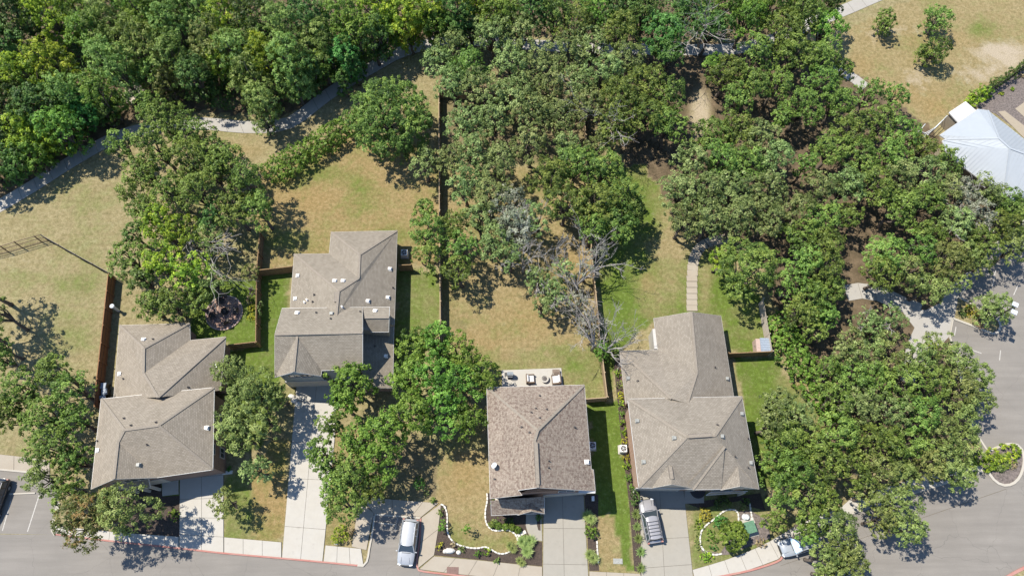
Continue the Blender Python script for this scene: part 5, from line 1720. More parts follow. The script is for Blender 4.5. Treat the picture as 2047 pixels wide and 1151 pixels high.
for px_, py_, lb in ((442, 604, 'dark garden chair at the top of the round patio'), (426, 631, 'dark garden chair at the left of the round patio'), (453, 643, 'dark garden chair at the bottom of the round patio'), (471, 622, 'dark garden chair at the right of the round patio')):
    c = P(px_, py_, .3); d = Vector((fc.x - c.x, fc.y - c.y, 0)).normalized()
    r = thing('garden_chair', lb, 'chair', (c.x, c.y, .06), math.atan2(d.y, d.x) + math.pi / 2, 'dark chairs round the fire pit')
    for k in range(5): link_mesh('slat', MB().box((-.24 + k * .12, 0, .36), (.10, .5, .03)).mesh('slat'), M['rust'], r)
    for k in range(5): link_mesh('back_slat', MB().box((-.24 + k * .12, .3, .66), (.10, .03, .58), pitch=.0).mesh('back_slat'), M['rust'], r)
    for sx in (-1, 1):
        link_mesh('armrest', MB().box((sx * .34, .02, .55), (.11, .62, .03)).mesh('armrest'), M['rust'], r)
        for sy in (-.24, .26): link_mesh('leg', MB().box((sx * .31, sy, .27), (.06, .06, .54)).mesh('leg'), M['rust'], r)

# green utility transformer, boulder, shed, bins, pole
c = P(1497, 1054, .6); r = thing('transformer_box', 'green utility transformer box on a pale pad beside the boulder', 'utility box', (c.x, c.y, 0), .25)
link_mesh('base_pad', MB().prism([(-1.15, -1.0), (1.0, -1.0), (1.0, .95), (-1.15, .95)], 0, .12).mesh('pad'), M['conc_white'], r)
link_mesh('cabinet', MB().box((.05, 0, .55), (1.1, 1.15, .86)).mesh('cabinet'), M['util_green'], r)
link_mesh('lid', MB().box((.05, 0, 1.0), (1.2, 1.25, .07), taper=.96).mesh('lid'), M['util_green'], r)
link_mesh('lock', MB().box((.05, -.62, .6), (.1, .08, .14)).mesh('lock'), M['chrome'], r)
def rock(px, py, sx, sy, h, label, mat='limestone', name='boulder', grp=None):
    c = P(px, py, h * .5); m = MB(); n = 9; rows = 5
    rnd = [[random.uniform(.82, 1.12) for _ in range(n)] for _ in range(rows)]
    for j in range(rows):
        f = j / (rows - 1); rr = math.cos(f * 1.35) ** .7
        for k in range(n):
            a = 2 * math.pi * k / n; q = rnd[j][k] * rr
            m.v.append((math.cos(a) * sx * q, math.sin(a) * sy * q, h * math.sin(f * 1.5)))
    for j in range(rows - 1):
        for k in range(n): k2 = (k + 1) % n; m.f.append((j * n + k, j * n + k2, (j + 1) * n + k2, (j + 1) * n + k))
    m.f.append(tuple((rows - 1) * n + k for k in range(n)))
    o = link_mesh(name, m.mesh(name), M[mat]); o.location = (c.x, c.y, 0)
    tag(o, label, 'boulder', grp)
rock(1492, 1033, .42, .40, .55, 'pale round boulder above the green transformer box', 'lamp_grey')
rock(898.5, 1100, .62, .34, .42, 'large white rock in the street side bed', 'limestone')
rock(889.5, 1101, .26, .24, .25, 'small white rock left of the large one in the street side bed', 'limestone')
rock(917, 1103, .28, .26, .28, 'small pale rock under a shrub right of the large white rock', 'limestone')
rock(672, 1085, .2, .2, .2, 'small pale stone in the grass strip by the second driveway', 'limestone')
c = P(1526, 692, 1.0); r = thing('garden_shed', 'small shed with ribbed blue-grey lid tucked in the fence corner', 'shed', (c.x, c.y, 0), -.03)
link_mesh('wall', MB().prism([(-.95, -.78), (.62, -.78), (.62, .80), (-.95, .80)], 0, 1.35).mesh('wall'), M['mat_pink'], r)
for k in range(6): link_mesh('roof_panel', MB().box((.10, -.72 + k * .29, 1.48), (1.15, .27, .06)).mesh('roof_panel'), M['util_blue'], r)
link_mesh('lid_rim', MB().box((.12, 0, 1.41), (1.2, 1.76, .08)).mesh('lid_rim'), M['util_blue'], r)
link_mesh('handle', MB().box((-.97, 0, .9), (.05, .2, .05)).mesh('handle'), M['black_plastic'], r)
for k, (px_, py_, lb) in enumerate(((208, 772, 'upper dark wheeled bin between the red fence and leftmost house'), (210, 784, 'middle dark wheeled bin between the red fence and leftmost house'), (207, 796, 'lower dark wheeled bin between the red fence and leftmost house'))):
    c = P(px_, py_, .8); r = thing('wheeled_bin', lb, 'bin', (c.x, c.y, 0), .2 * k, 'dark wheeled bins by the fence')
    link_mesh('tub', MB().box((0, 0, .52), (.58, .62, .9), taper=1.12).mesh('tub'), M['black_plastic'], r)
    link_mesh('lid', MB().box((0, .02, 1.02), (.68, .74, .08), taper=.86).mesh('lid'), M['util_blue'], r)
    for sx in (-1, 1): link_mesh('wheel', MB().tube([(sx * .25, .34, .12), (sx * .31, .34, .12)], .12, 10).mesh('wheel'), M['rubber'], r)
b = P(237, 621, 0); t = P(221.5, 616.5, 1.6); r = thing('vent_post', 'pale capped standpipe just inside the red board fence', 'post', (b.x, b.y, 0))
link_mesh('pipe', MB().lathe((0, 0, 0), [(.17, 0), (.17, 1.55)], 14).mesh('pipe', smooth=False), M['lamp_grey'], r)
link_mesh('cap', MB().lathe((0, 0, 1.55), [(.26, 0), (.27, .08), (.18, .16)], 16).mesh('cap'), M['lamp_grey'], r)
# parking light
hd = P(2029, 617, 5.6)
r = thing('street_lamp', 'parking lot lamp with two pale square heads beside the island tree', 'lamp', (hd.x - .3, hd.y + .1, 0))
link_mesh('base', MB().lathe((0, 0, 0), [(.28, 0), (.28, .6)], 14).mesh('base'), M['conc_white'], r)
link_mesh('pole', MB().tube([(0, 0, .5), (0, 0, 5.55)], .08, 8).mesh('pole'), M['rust'], r)
link_mesh('arm', MB().beam((0, 0, 5.5), (.3, -.1, 5.55), .07, .07).beam((.1, -.45, 5.55), (.5, .3, 5.55), .06, .06).mesh('arm'), M['rust'], r)
for sx, sy in ((.48, .42), (.12, -.50)): 
    link_mesh('lamp_head', MB().box((sx, sy, 5.58), (.62, .52, .12), -.5).mesh('lamp_head'), M['lamp_grey'], r)
# cover plates
c = P(905, 1139.5, 0); o = MB().box((0, 0, 0), (1.25, .72, .02), -.02).build('cover_plate', M['brown_plate']); o.location = (c.x, c.y, .117); tag(o, 'brown rectangular cover plate set into the pavement by the kerb', 'cover plate')
c = P(1235, 1121, 0); o = MB().box((0, 0, 0), (1.0, .55, .05), -.02).build('meter_cover', M['vent_grey']); o.location = (c.x, c.y, .03); tag(o, 'pale green-grey meter cover flush in the front grass strip', 'cover plate')
c = P(1396, 980, 0); r = thing('round_doormat', 'dark half round mat on the entry pad of the rightmost house', 'mat', (c.x - .1, c.y - .02, .105))
link_mesh('mat', MB().lathe((0, 0, 0), [(.85, 0), (.85, .025)], 20).mesh('mat'), M['rust'], r)
link_mesh('mat_border', MB().lathe((0, 0, .02), [(.72, 0), (.72, .02)], 20).mesh('mat_border'), M['black_plastic'], r)
for a_, b_, lb in (((20, 987), (71, 985), 'long concrete wheel stop in the left parking bay'), ((757, 1045), (792, 1048), 'concrete wheel stop at the head of the kerbside bay')):
    A, B = P(*a_), P(*b_); o = MB().beam((A.x, A.y, .06), (B.x, B.y, .06), .16, .11).build('wheel_stop', M['kerb']); tag(o, lb, 'wheel stop', 'concrete wheel stops')
c = P(1186, 995, .8); r = thing('hose_reel', 'small white hose reel box in the shade right of the middle driveway', 'hose reel', (c.x, c.y, 0))
link_mesh('case', MB().box((0, 0, .45), (.28, .5, .5), taper=.9).mesh('case'), M['white_plastic'], r)
link_mesh('foot', MB().box((0, 0, .1), (.4, .55, .2)).mesh('foot'), M['vent_dark'], r)
c = P(454, 943, .4)
for k, (px_, py_, lb) in enumerate(((455, 944, 'pale stone step block at the right corner of the leftmost garage'), )):
    q = P(px_, py_, .1); r = MB().box((0, 0, .1), (1.1, .35, .2), .1).build('step_block', M['limestone']); r.location = (q.x, q.y, 0); tag(r, lb, 'step')
for k, (px_, py_) in enumerate(((582, 792), (589, 800), (596, 806))):
    rock(px_, py_, .45, .32, .3, ('upper', 'middle', 'lower')[k] + ' white landscaping rock left of the second driveway', 'limestone', 'landscape_rock', 'white rocks beside the second driveway')
# boardwalk clearing in the woodland
q = [P(241, 198), P(275, 168), P(292, 180), P(262, 214)]
r = thing('boardwalk', 'short weathered timber boardwalk in the gap of the woodland', 'boardwalk', P(266, 190))
A, B = (q[0] + q[3]) / 2, (q[1] + q[2]) / 2
for k in range(14):
    c = A.lerp(B, (k + .5) / 14); d = (B - A).normalized()
    MB().box((c.x, c.y, .25), ((B - A).length / 14 - .03, 2.1, .06), math.atan2(d.y, d.x)).build('plank', M['fence_grey'], r)
for s_ in (-1, 1):
    nrm_ = Vector((-(B - A).normalized().y, (B - A).normalized().x, 0)) * s_ * 1.05
    MB().beam(A + nrm_ + Vector((0, 0, .34)), B + nrm_ + Vector((0, 0, .34)), .12, .14).build('side_rail', M['fence_grey'], r)

# ------------------------------------------------------------------ shrubs and garden plants
G_ = 'clipped round shrubs before the middle house'
for x, y, r_, w in ((982.6, 1048, 6.0, 'leftmost, partly loose'), (995.5, 1050, 6.6, 'second from left, the tallest'), (1010, 1052.5, 6.2, 'middle'), (1024, 1053.5, 6.2, 'second from right'), (1035.3, 1058, 6.2, 'rightmost')):
    bush(x, y, r_, .7, 'mid' if w[0] != 'l' else 'oak', f'clipped round shrub before the mottled roof house, {w} of the row', 'clipped_shrub', 'shrub', G_, dens=70, L=.09, W=.06, smooth_ball=True, per=6)
bush(1076, 1034, 4.6, .6, 'dark', 'clipped round shrub in the narrow slot of the entry walk', 'clipped_shrub', dens=70, L=.09, W=.06, smooth_ball=True, ry=7)
bush(1046.5, 1075, 7, .7, 'mid', 'round loose shrub beside the three stepping stones', dens=10)
for x, y, r_, ry, h, lf, lb in ((884, 1054, 10, 17, 1.9, 'mid', 'tall green shrub in the left bed of the middle front garden'), (881, 1024, 6, 8, .7, 'olive', 'small dry shrub at the top of the left curved bed'),
        (879, 1091, 8, 9, .7, 'gold', 'golden shrub in the bottom left corner of the middle front garden'), (907, 1087, 7, 6, .5, 'straw', 'brownish dry shrub right of the golden shrub'),
        (924, 1097, 9, 8, .6, 'olive', 'low olive shrub above the small pale rock'), (956, 1106, 9, 7, .7, 'mid', 'low green shrub below the white edging curve'),
        (973, 1102, 10, 8, .7, 'yellow', 'low yellow-green shrub below the white edging curve'), (994, 1120, 8, 6, .5, 'olive', 'spiky low shrub by the pavement below the edging'),
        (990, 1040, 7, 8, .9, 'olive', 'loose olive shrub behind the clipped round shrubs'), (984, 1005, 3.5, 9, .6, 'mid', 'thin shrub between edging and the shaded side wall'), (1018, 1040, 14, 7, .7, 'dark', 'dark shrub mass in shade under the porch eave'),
        (837, 967, 13, 15, 1.3, 'bright', 'bright green bush in the shade edge left of the middle lawn'), (853, 983, 8, 8, .6, 'grey', 'small grey bush by the pavement corner left of the middle lawn'),
        (866, 1000, 6, 9, .7, 'oak', 'small dark bush by the corner of the tan lawn'),
        (680, 1068, 19, 18, 1.5, 'yellow', 'yellow-green bush in the grass strip beside the second driveway'), (700, 1062, 10, 13, 1.0, 'straw', 'dry brown bush touching the yellow-green bush'),
        (1182, 1063, 15, 15, 1.2, 'mid', 'green shrub between the two yuccas right of the middle driveway'),
        (1269, 994, 14.5, 17, 1.9, 'dark', 'large deep green shrub at the top left of the right driveway'), 
        (1411, 1028, 14, 15, .8, 'gold', 'bright golden shrub at the top of the right front garden'), (1398, 1046, 10, 14, .45, 'yellow', 'low yellow-green ground cover beside the right driveway'),
        (1394, 1080, 9, 26, .4, 'olive', 'long low olive ground cover along the right driveway'), (1412, 1112, 18, 11, .35, 'yellow', 'low yellow-green ground cover at the bottom of the right front garden'),
        (1440, 1043, 20, 13, .4, 'bright', 'low bright green cover inside the stone loop, upper part'), (1422, 1072, 13, 18, .4, 'mid', 'low green cover inside the stone loop, left part'), (1425, 1094, 14, 7, .4, 'bright', 'low bright green cover inside the stone loop, bottom part'),
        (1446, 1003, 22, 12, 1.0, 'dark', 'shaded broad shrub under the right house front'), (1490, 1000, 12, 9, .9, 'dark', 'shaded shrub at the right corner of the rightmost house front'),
        (1522, 1085, 12, 10, .8, 'straw', 'brown dry shrub beside the kerb, right of the stone loop'), (1484, 1014, 8, 8, .7, 'grey', 'grey shrub above the pale round boulder'),
        (504, 583, 8, 15, 1.6, 'purple', 'purple leaved shrub against the brown garden fence'), (503, 616, 9, 10, .9, 'gold', 'upper golden shrub against the brown garden fence'), (503, 633, 9, 10, .9, 'gold', 'lower golden shrub against the brown garden fence'),
        (520, 620, 9, 24, 1.9, 'grey', 'grey-green shrub right of the brown garden fence'), (516, 655, 7, 8, .8, 'grey', 'small grey shrub at the foot of the garden fence'), (404, 640, 12, 10, .8, 'olive', 'small olive shrub left of the round patio'), (497, 600, 6, 12, .8, 'straw', 'dry shrub between purple and golden shrubs'),
        (458, 938, 4.5, 6, .6, 'bright', 'tiny bright green plant beside the leftmost garage corner'),
        (348, 1030, 16, 12, .5, 'mid', 'low green patch in shade left of the first driveway'),
        (1229, 700, 14, 26, 2.4, 'dark', 'tall dark shrub behind the right edge of the middle yard fence'), (1203, 702, 18, 24, 3.0, 'mid', 'green shrub under the bleached dead branches by the fence'),
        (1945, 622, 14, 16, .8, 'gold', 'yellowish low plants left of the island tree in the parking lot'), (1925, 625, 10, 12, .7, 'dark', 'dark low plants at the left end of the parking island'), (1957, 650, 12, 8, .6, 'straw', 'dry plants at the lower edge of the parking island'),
        (2003, 925, 18, 20, .8, 'olive', 'olive grass clump in the looped kerb island'), (2022, 925, 12, 16, .6, 'straw', 'dry grass in the right part of the looped kerb island'),
        (1855, 672, 8, 12, .8, 'olive', 'small olive shrub in the paved area below the plaza'), (1864, 690, 12, 12, 1.0, 'yellow', 'yellow-green shrub beneath the plaza corner'),
        (2024, 178, 5, 4, .4, 'yellow', 'tiny yellow-green shrub, right one in the gravel bed'), (2003, 187, 6, 4, .4, 'yellow', 'tiny yellow-green shrub, left one in the gravel bed'), (2044, 152, 8, 5, .5, 'straw', 'dry shrub near the iron fence in the gravel bed')):
    bush(x, y, r_, h, lf, lb, ry=ry)
# bed along the red brick side wall
bed_ = [(1234, 745, 'yellow'), (1238, 768, 'olive'), (1240, 790, 'gold'), (1241, 808, 'yellow'), (1243, 826, 'mid'), (1244, 845, 'yellow'), (1246, 862, 'yellow'), (1247, 881, 'gold'), (1251, 913, 'gold'), (1253, 930, 'yellow'), (1256, 953, 'mid'), (1262, 972, 'mid')]
for i, (x, y, lf) in enumerate(bed_):
    bush(x, y, 8.5, .9, lf, f'small {"golden" if lf == "gold" else "green"} shrub in the narrow bed by the red brick wall, {ORD(i)} from top', 'bed_shrub', group='shrubs in the narrow bed by the brick wall', ry=9.5, dens=8)
for i, (x, y, r_, ro) in enumerate(((1271, 1027, 12, 1), (1273, 1052, 10, 1), (1276, 1076, 11, 1), (1281, 1102, 11, 1), (1281, 1135, 11, 1))):
    yucca(x, y, r_, .5, 34, f'grey-green yucca in the bed left of the right driveway, {ORD(i)} from top', 'yuccas left of the right driveway', 'grey', ro)
yucca(1053, 1090, 22, .9, 60, 'big variegated yucca clump left of the middle driveway', rosettes=4)
yucca(1026, 1096, 16, .7, 50, 'variegated yucca at the end of the curved white edging', rosettes=2)
yucca(1044, 1125, 14, .6, 44, 'variegated yucca overhanging the pavement below the big clump', rosettes=2)
yucca(1182, 1037, 20, .9, 60, 'variegated yucca at the upper right of the middle driveway', rosettes=2)
yucca(1187, 1115, 20, .8, 56, 'variegated yucca at the lower right of the middle driveway', rosettes=2)
bush(933, 1057, 9, 2.6, 'mid', 'slender young tree standing in the tan front lawn', 'young_tree', 'tree', ry=10)
hedge([(545, 346), (590, 318), (640, 287), (690, 258), (735, 240)], 46, 2.6, 'mid', 'clipped green hedge running diagonally up to the round crowned tree')
hedge([(1560, 640), (1572, 680), (1592, 720), (1620, 755), (1652, 795), (1672, 830)], 50, 2.6, 'mid', 'thick green hedge beside the right lawn, curving toward the oaks')
hedge([(1940, 204), (1955, 193), (1972, 181)], 24, 1.6, 'yellow', 'short yellow-green hedge beside the iron fence at top right')
hedge([(1975, 178), (2010, 155), (2060, 120)], 14, 1.4, 'dark', 'thin dark hedge continuing along the iron fence at top right')
hedge([(1935, 932), (1970, 922), (2005, 912), (2028, 900)], 34, 1.1, 'yellow', 'loose yellow-green hedge leading into the looped kerb island')

# ------------------------------------------------------------------ trees (crown centre and radius read off the photograph)
def grove(region, rows):
    for t in rows:
        x, y, r_, sp, h = t[:5]
        kw = t[5] if len(t) > 5 else {}
        tree(x, y, r_, sp, h, region, **kw)
grove('in the top left woodland', [
    (-50, 60, 60, 'dark', 10), (-55, 190, 60, 'mid', 10), (-60, 310, 55, 'mid', 9), (30, 25, 55, 'dark', 10), (95, 30, 50, 'yellow', 9.5), (160, 15, 48, 'mid', 10), (10, 100, 45, 'dark', 9), (175, 65, 44, 'mid', 9.5),
    (45, 150, 50, 'yellow', 9), (100, 125, 46, 'yellow', 9.5), (8, 200, 48, 'dark', 9), (75, 215, 50, 'dark', 9), (135, 185, 42, 'vine', 9), (160, 220, 46, 'bright', 6), (200, 185, 40, 'mid', 9), (120, 255, 44, 'mid', 8.5),
    (55, 270, 46, 'yellow', 7), (108, 272, 36, 'yellow', 6.5), (14, 322, 38, 'bright', 6.5), (62, 308, 36, 'mid', 6), (5, 262, 44, 'dark', 7), (230, 130, 55, 'vine', 10.5), (205, 222, 28, 'dark', 5),
    (215, 50, 50, 'vine', 10.5), (270, 90, 52, 'vine', 11), (295, 30, 55, 'mid', 11), (250, -10, 50, 'mid', 11), (350, 55, 52, 'vine', 11), (340, 110, 46, 'vine', 10), (355, 0, 50, 'dark', 11), (405, 20, 48, 'vine', 11), (290, 145, 34, 'oak', 8), (330, 165, 30, 'olive', 6.5), (385, 150, 40, 'dark', 8.5), (420, 90, 50, 'olive', 10), (455, 35, 48, 'yellow', 11), (440, 118, 34, 'yellow', 8)])
grove('in the woodland above the curved path', [
    (470, 110, 46, 'vine', 10), (510, 40, 50, 'dark', 11), (500, 160, 46, 'vine', 9), (530, 110, 44, 'yellow', 10), (522, 205, 34, 'vine', 8), (522, 238, 24, 'olive', 5.5), (560, 60, 50, 'vine', 11), (580, 125, 48, 'vine', 10), (588, 165, 38, 'vine', 7),
    (615, 40, 48, 'dark', 11), (635, 85, 46, 'vine', 10), (645, 122, 36, 'mid', 7), (622, 145, 30, 'dark', 6.5), (690, 110, 34, 'bright', 8), (705, 126, 24, 'bright', 7), (684, 160, 18, 'bright', 5.5), (680, 30, 48, 'mid', 11), (710, 70, 44, 'mid', 10), (745, 75, 36, 'dark', 8.5), (765, 65, 32, 'mid', 8),
    (755, 15, 46, 'yellow', 10), (800, 40, 44, 'yellow', 9), (818, 62, 30, 'gold_y', 7), (850, 15, 44, 'yellow', 10), (870, 48, 34, 'mid', 7.5), (910, 25, 44, 'bright', 9), (925, 50, 30, 'dark', 7), (960, 0, 44, 'yellow', 9)])
grove('beside the leftmost path bend', [
    (300, 218, 34, 'oak', 6.5), (335, 245, 44, 'oak', 7.5), (246, 292, 33, 'oak', 5.5), (385, 265, 44, 'oak', 7.5), (320, 300, 48, 'oak', 8), (375, 325, 46, 'oak', 8), (290, 345, 42, 'oak', 7.5), (455, 330, 40, 'oak', 7), (425, 300, 36, 'oak', 7),
    (275, 395, 36, 'oak', 6.5), (300, 430, 36, 'oak', 6.5), (345, 385, 44, 'oak', 7.5), (400, 385, 46, 'oak', 8.5), (425, 350, 34, 'oak', 7), (500, 370, 42, 'oak', 8), (520, 420, 38, 'oak', 7.5), (470, 420, 42, 'oak', 8), (430, 440, 34, 'dark', 6.5)])
grove('behind the leftmost house', [
    (320, 450, 38, 'yellow', 7.5), (370, 470, 40, 'yellow', 7, dict(gap=.25, dead=2)), (425, 480, 38, 'olive', 6.5, dict(gap=.35)), (255, 520, 42, 'oak', 6.5), (290, 560, 34, 'dark', 6), (330, 525, 46, 'yellow', 7.5, dict(gap=.1)), (380, 545, 42, 'yellow', 7, dict(gap=.15)), (425, 565, 36, 'olive', 6.5, dict(gap=.2)),
    (300, 612, 36, 'oak', 5.5, dict(ry=26)), (345, 608, 44, 'oak', 6, dict(ry=34)), (390, 600, 34, 'oak', 5.5, dict(ry=30)), (270, 470, 24, 'dark', 5), (500, 545, 18, 'olive', 4, dict(gap=.4))])
grove('around the left parking bay', [
    (-46, 570, 52, 'oak', 9.5, dict(gap=.45)), (-8, 625, 40, 'oak', 9, dict(gap=.5)), (-60, 650, 50, 'oak', 9, dict(gap=.4)), (-12, 690, 34, 'oak', 8, dict(gap=.3)), (8, 720, 26, 'oak', 7, dict(gap=.3)),
    (50, 785, 50, 'oak', 7), (110, 745, 42, 'oak', 7), (150, 785, 44, 'oak', 7), (85, 840, 46, 'oak', 7), (150, 845, 36, 'oak', 6.5), (25, 830, 36, 'oak', 6), (110, 900, 52, 'oak', 7.5), (155, 925, 36, 'oak', 6.5), (90, 960, 40, 'olive', 7), (145, 985, 40, 'oak', 6.5)])
tree(180, 1035, 66, 'rusty', 8.5, ry=58, label='rusty tipped street oak at the kerb, left half of the pair')
tree(255, 1020, 70, 'olive', 9, ry=48, label='feathery olive street oak before the leftmost house, right half of the pair')
grove('between the two left houses', [
    (465, 745, 40, 'olive', 6.5, dict(ry=36)), (505, 790, 56, 'olive', 8), (470, 850, 44, 'olive', 7.5), (530, 840, 44, 'olive', 7.5), (490, 880, 40, 'olive', 7), (555, 790, 26, 'olive', 6), (515, 940, 34, 'grey', 5.5, dict(gap=.2, ry=24)), (453, 1005, 32, 'olive', 5)])
grove('left of the middle house', [
    (702, 770, 52, 'mid', 7.5), (690, 810, 30, 'mid', 6.5), (640, 905, 28, 'oak', 6.5), (665, 855, 30, 'oak', 7), (715, 880, 44, 'mid', 7.5), (660, 930, 32, 'oak', 7), (705, 950, 42, 'oak', 7.5), (690, 1005, 42, 'oak', 7.5), (670, 975, 34, 'oak', 7), (760, 920, 46, 'mid', 7.5), (745, 980, 34, 'oak', 6.5), (775, 860, 46, 'mid', 8),
    (830, 700, 44, 'mid', 8), (875, 690, 46, 'mid', 8), (920, 705, 42, 'mid', 8), (960, 750, 40, 'mid', 7.5), (815, 760, 44, 'mid', 8), (870, 760, 50, 'mid', 8.5), (925, 770, 46, 'mid', 8), (830, 830, 50, 'mid', 8), (890, 830, 48, 'mid', 8), (935, 840, 40, 'mid', 7)])
grove('at the far end of the long middle yard', [
    (777, 232, 98, 'yell2', 9.0, dict(ry=92, skirt=True)), (850, 330, 34, 'grey', 6), (905, 95, 40, 'grey', 6), (880, 130, 36, 'grey', 6), (935, 140, 44, 'oak', 7), (905, 170, 40, 'grey', 7), (960, 185, 46, 'grey', 7.5), (985, 75, 44, 'grey', 7.5), (945, 65, 30, 'grey', 6), (1020, 130, 44, 'grey', 7.5), (1010, 200, 46, 'grey', 7.5), (930, 250, 44, 'grey', 7), (985, 250, 42, 'grey', 7, dict(gap=.1)), (1060, 230, 44, 'grey', 7.5), (1120, 240, 44, 'grey', 7),
    (905, 320, 34, 'grey', 6.5), (950, 310, 44, 'grey', 7), (1000, 330, 44, 'grey', 7.5), (1060, 295, 42, 'grey', 7), (930, 375, 40, 'grey', 7), (980, 395, 42, 'grey', 7.5), (1130, 300, 34, 'grey', 6.5)])
tree(1745, 662, 22, 'grey', 3.5, gap=.2, label='low silvery shrubby tree in the brown bed below the plaza path')
grove('halfway down the long middle yard', [
    (1100, 360, 48, 'yell2', 8), (1150, 330, 46, 'yell2', 8), (1205, 345, 48, 'yell2', 8), (1130, 410, 46, 'yell2', 8), (1190, 410, 50, 'yell2', 8.5), (1245, 395, 44, 'yell2', 8), (1235, 450, 42, 'yell2', 7.5), (1180, 460, 36, 'oak', 7), (1260, 430, 32, 'dark', 6.5),
    (1015, 410, 42, 'straw_g', 7, dict(gap=.15, dead=3)), (960, 440, 40, 'grey', 7), (1030, 455, 42, 'straw_g', 7, dict(gap=.15, dead=3)), (985, 485, 38, 'grey', 7), (1075, 440, 36, 'grey', 7, dict(gap=.15, dead=2)), (1020, 515, 34, 'grey', 6.5, dict(gap=.2, dead=2)), (925, 500, 38, 'oak', 7), (905, 455, 34, 'oak', 6.5), (855, 470, 42, 'oak', 7), (860, 520, 38, 'oak', 6.5), (920, 545, 34, 'oak', 6.5), (850, 425, 24, 'oak', 5),
    (1075, 560, 32, 'grey', 5.5, dict(gap=.25, dead=2)), (1110, 590, 32, 'grey', 5.5, dict(gap=.3, dead=2)), (1085, 610, 24, 'grey', 5, dict(gap=.35)), (1125, 540, 26, 'grey', 5, dict(gap=.4, dead=2)), (1160, 610, 26, 'straw_g', 5, dict(gap=.55)), (1195, 500, 26, 'straw_g', 5.5, dict(gap=.6)), (1175, 650, 24, 'straw_g', 4.5, dict(gap=.5)), (1170, 540, 24, 'straw_g', 5, dict(gap=.6))])
grove('above the middle of the oak grove', [
    (1000, 30, 46, 'mid', 9), (1040, 65, 44, 'grey', 8), (1060, 20, 46, 'dark', 9.5), (1105, 35, 46, 'yell2', 9), (1150, 60, 46, 'yell2', 9), (1195, 25, 46, 'mid', 9), (1080, 140, 44, 'grey', 7.5), (1130, 110, 44, 'grey', 8), (1185, 95, 46, 'grey', 8), (1240, 70, 46, 'yell2', 9), (1245, 15, 46, 'dark', 9.5), (1150, 165, 44, 'grey', 7), (1095, 180, 40, 'grey', 7), (1045, 180, 30, 'grey', 6.5),
    (1210, 150, 46, 'grey', 8), (1255, 125, 40, 'grey', 8), (1322, 75, 50, 'bright', 9), (1335, 110, 36, 'bright', 8), (1240, 200, 50, 'yell2', 8.5), (1290, 170, 48, 'yell2', 8.5), (1335, 195, 40, 'yell2', 8), (1290, 230, 48, 'yell2', 8), (1230, 260, 44, 'oak', 7), (1335, 255, 40, 'oak', 7), (1180, 215, 40, 'grey', 7), (1285, 30, 44, 'dark', 9.5), (1370, 30, 46, 'dark', 9), (1420, 55, 42, 'dark', 8.5, dict(dead=2)), (1440, 15, 46, 'mid', 9), (1195, 290, 30, 'grey', 6)])
grove('along the upper right path', [
    (1490, 40, 46, 'mid', 8.5), (1535, 15, 46, 'mid', 9), (1560, 70, 48, 'yell2', 8.5), (1605, 40, 48, 'yell2', 9), (1650, 60, 44, 'mid', 8), (1590, 115, 46, 'oak', 8), (1640, 120, 40, 'oak', 7.5), (1510, 115, 42, 'yell2', 7.5), (1450, 150, 42, 'yell2', 7), (1425, 135, 24, 'mid', 5.5), (1500, 175, 46, 'yell2', 7.5), (1470, 200, 34, 'yell2', 7), (1550, 170, 38, 'oak', 7), (1600, 5, 44, 'mid', 9), (1655, 10, 36, 'dark', 8),
    (1640, 170, 42, 'oak', 7), (1680, 145, 24, 'oak', 6), (1600, 220, 46, 'oak', 7), (1670, 210, 38, 'oak', 6.5, dict(gap=.1)), (1735, 195, 36, 'oak', 6, dict(gap=.15)), (1790, 195, 26, 'oak', 5.5, dict(gap=.2))])
grove('in the right oak grove', [
    (1700, 265, 46, 'oak', 7), (1760, 250, 40, 'oak', 6.5), (1800, 275, 38, 'oak', 6.5), (1660, 300, 44, 'oak', 7), (1720, 320, 44, 'oak', 7), (1780, 320, 40, 'oak', 6.5), (1840, 300, 40, 'yell2', 5.5), (1420, 275, 44, 'oak', 7.5), (1470, 265, 46, 'oak', 7.5), (1520, 285, 46, 'grey', 7.5), (1380, 330, 46, 'grey', 7.5), (1435, 325, 46, 'oak', 7.5), (1490, 335, 44, 'oak', 7.5), (1545, 320, 42, 'grey', 7.5), (1360, 385, 46, 'grey', 8), (1410, 390, 48, 'grey', 8), (1465, 385, 46, 'grey', 8), (1365, 440, 40, 'grey', 7.5), (1415, 445, 44, 'grey', 7.5), (1470, 440, 44, 'grey', 7.5), (1525, 385, 46, 'grey', 7.5),
    (1530, 440, 44, 'grey', 7.5), (1585, 425, 42, 'grey', 7), (1640, 380, 42, 'grey', 7), (1606, 335, 24, 'oak', 6), (1698, 435, 26, 'oak', 6), (1560, 240, 22, 'oak', 5.5), (1690, 375, 44, 'grey', 7), (1745, 375, 44, 'oak', 7), (1640, 440, 44, 'oak', 7), (1595, 480, 42, 'oak', 7), (1650, 490, 40, 'oak', 7), (1800, 360, 42, 'grey', 7), (1850, 350, 42, 'grey', 7), (1890, 330, 36, 'yell2', 6.5), (1790, 420, 42, 'oak', 7), (1845, 405, 44, 'oak', 7), (1885, 385, 40, 'grey', 6.5, dict(dead=1)), (1925, 400, 42, 'straw_g', 6.5, dict(gap=.2, dead=4)), (1950, 440, 36, 'straw_g', 6.5, dict(gap=.25, dead=4)), (1905, 450, 40, 'grey', 7, dict(dead=1)), (1970, 385, 38, 'grey', 6), (2010, 410, 36, 'oak', 6), (2040, 445, 38, 'oak', 6.5), (2000, 460, 40, 'yell2', 6.5), (1960, 490, 40, 'yell2', 6.5), (2025, 500, 36, 'olive', 6, dict(gap=.1)), (1850, 470, 36, 'oak', 6.5)])
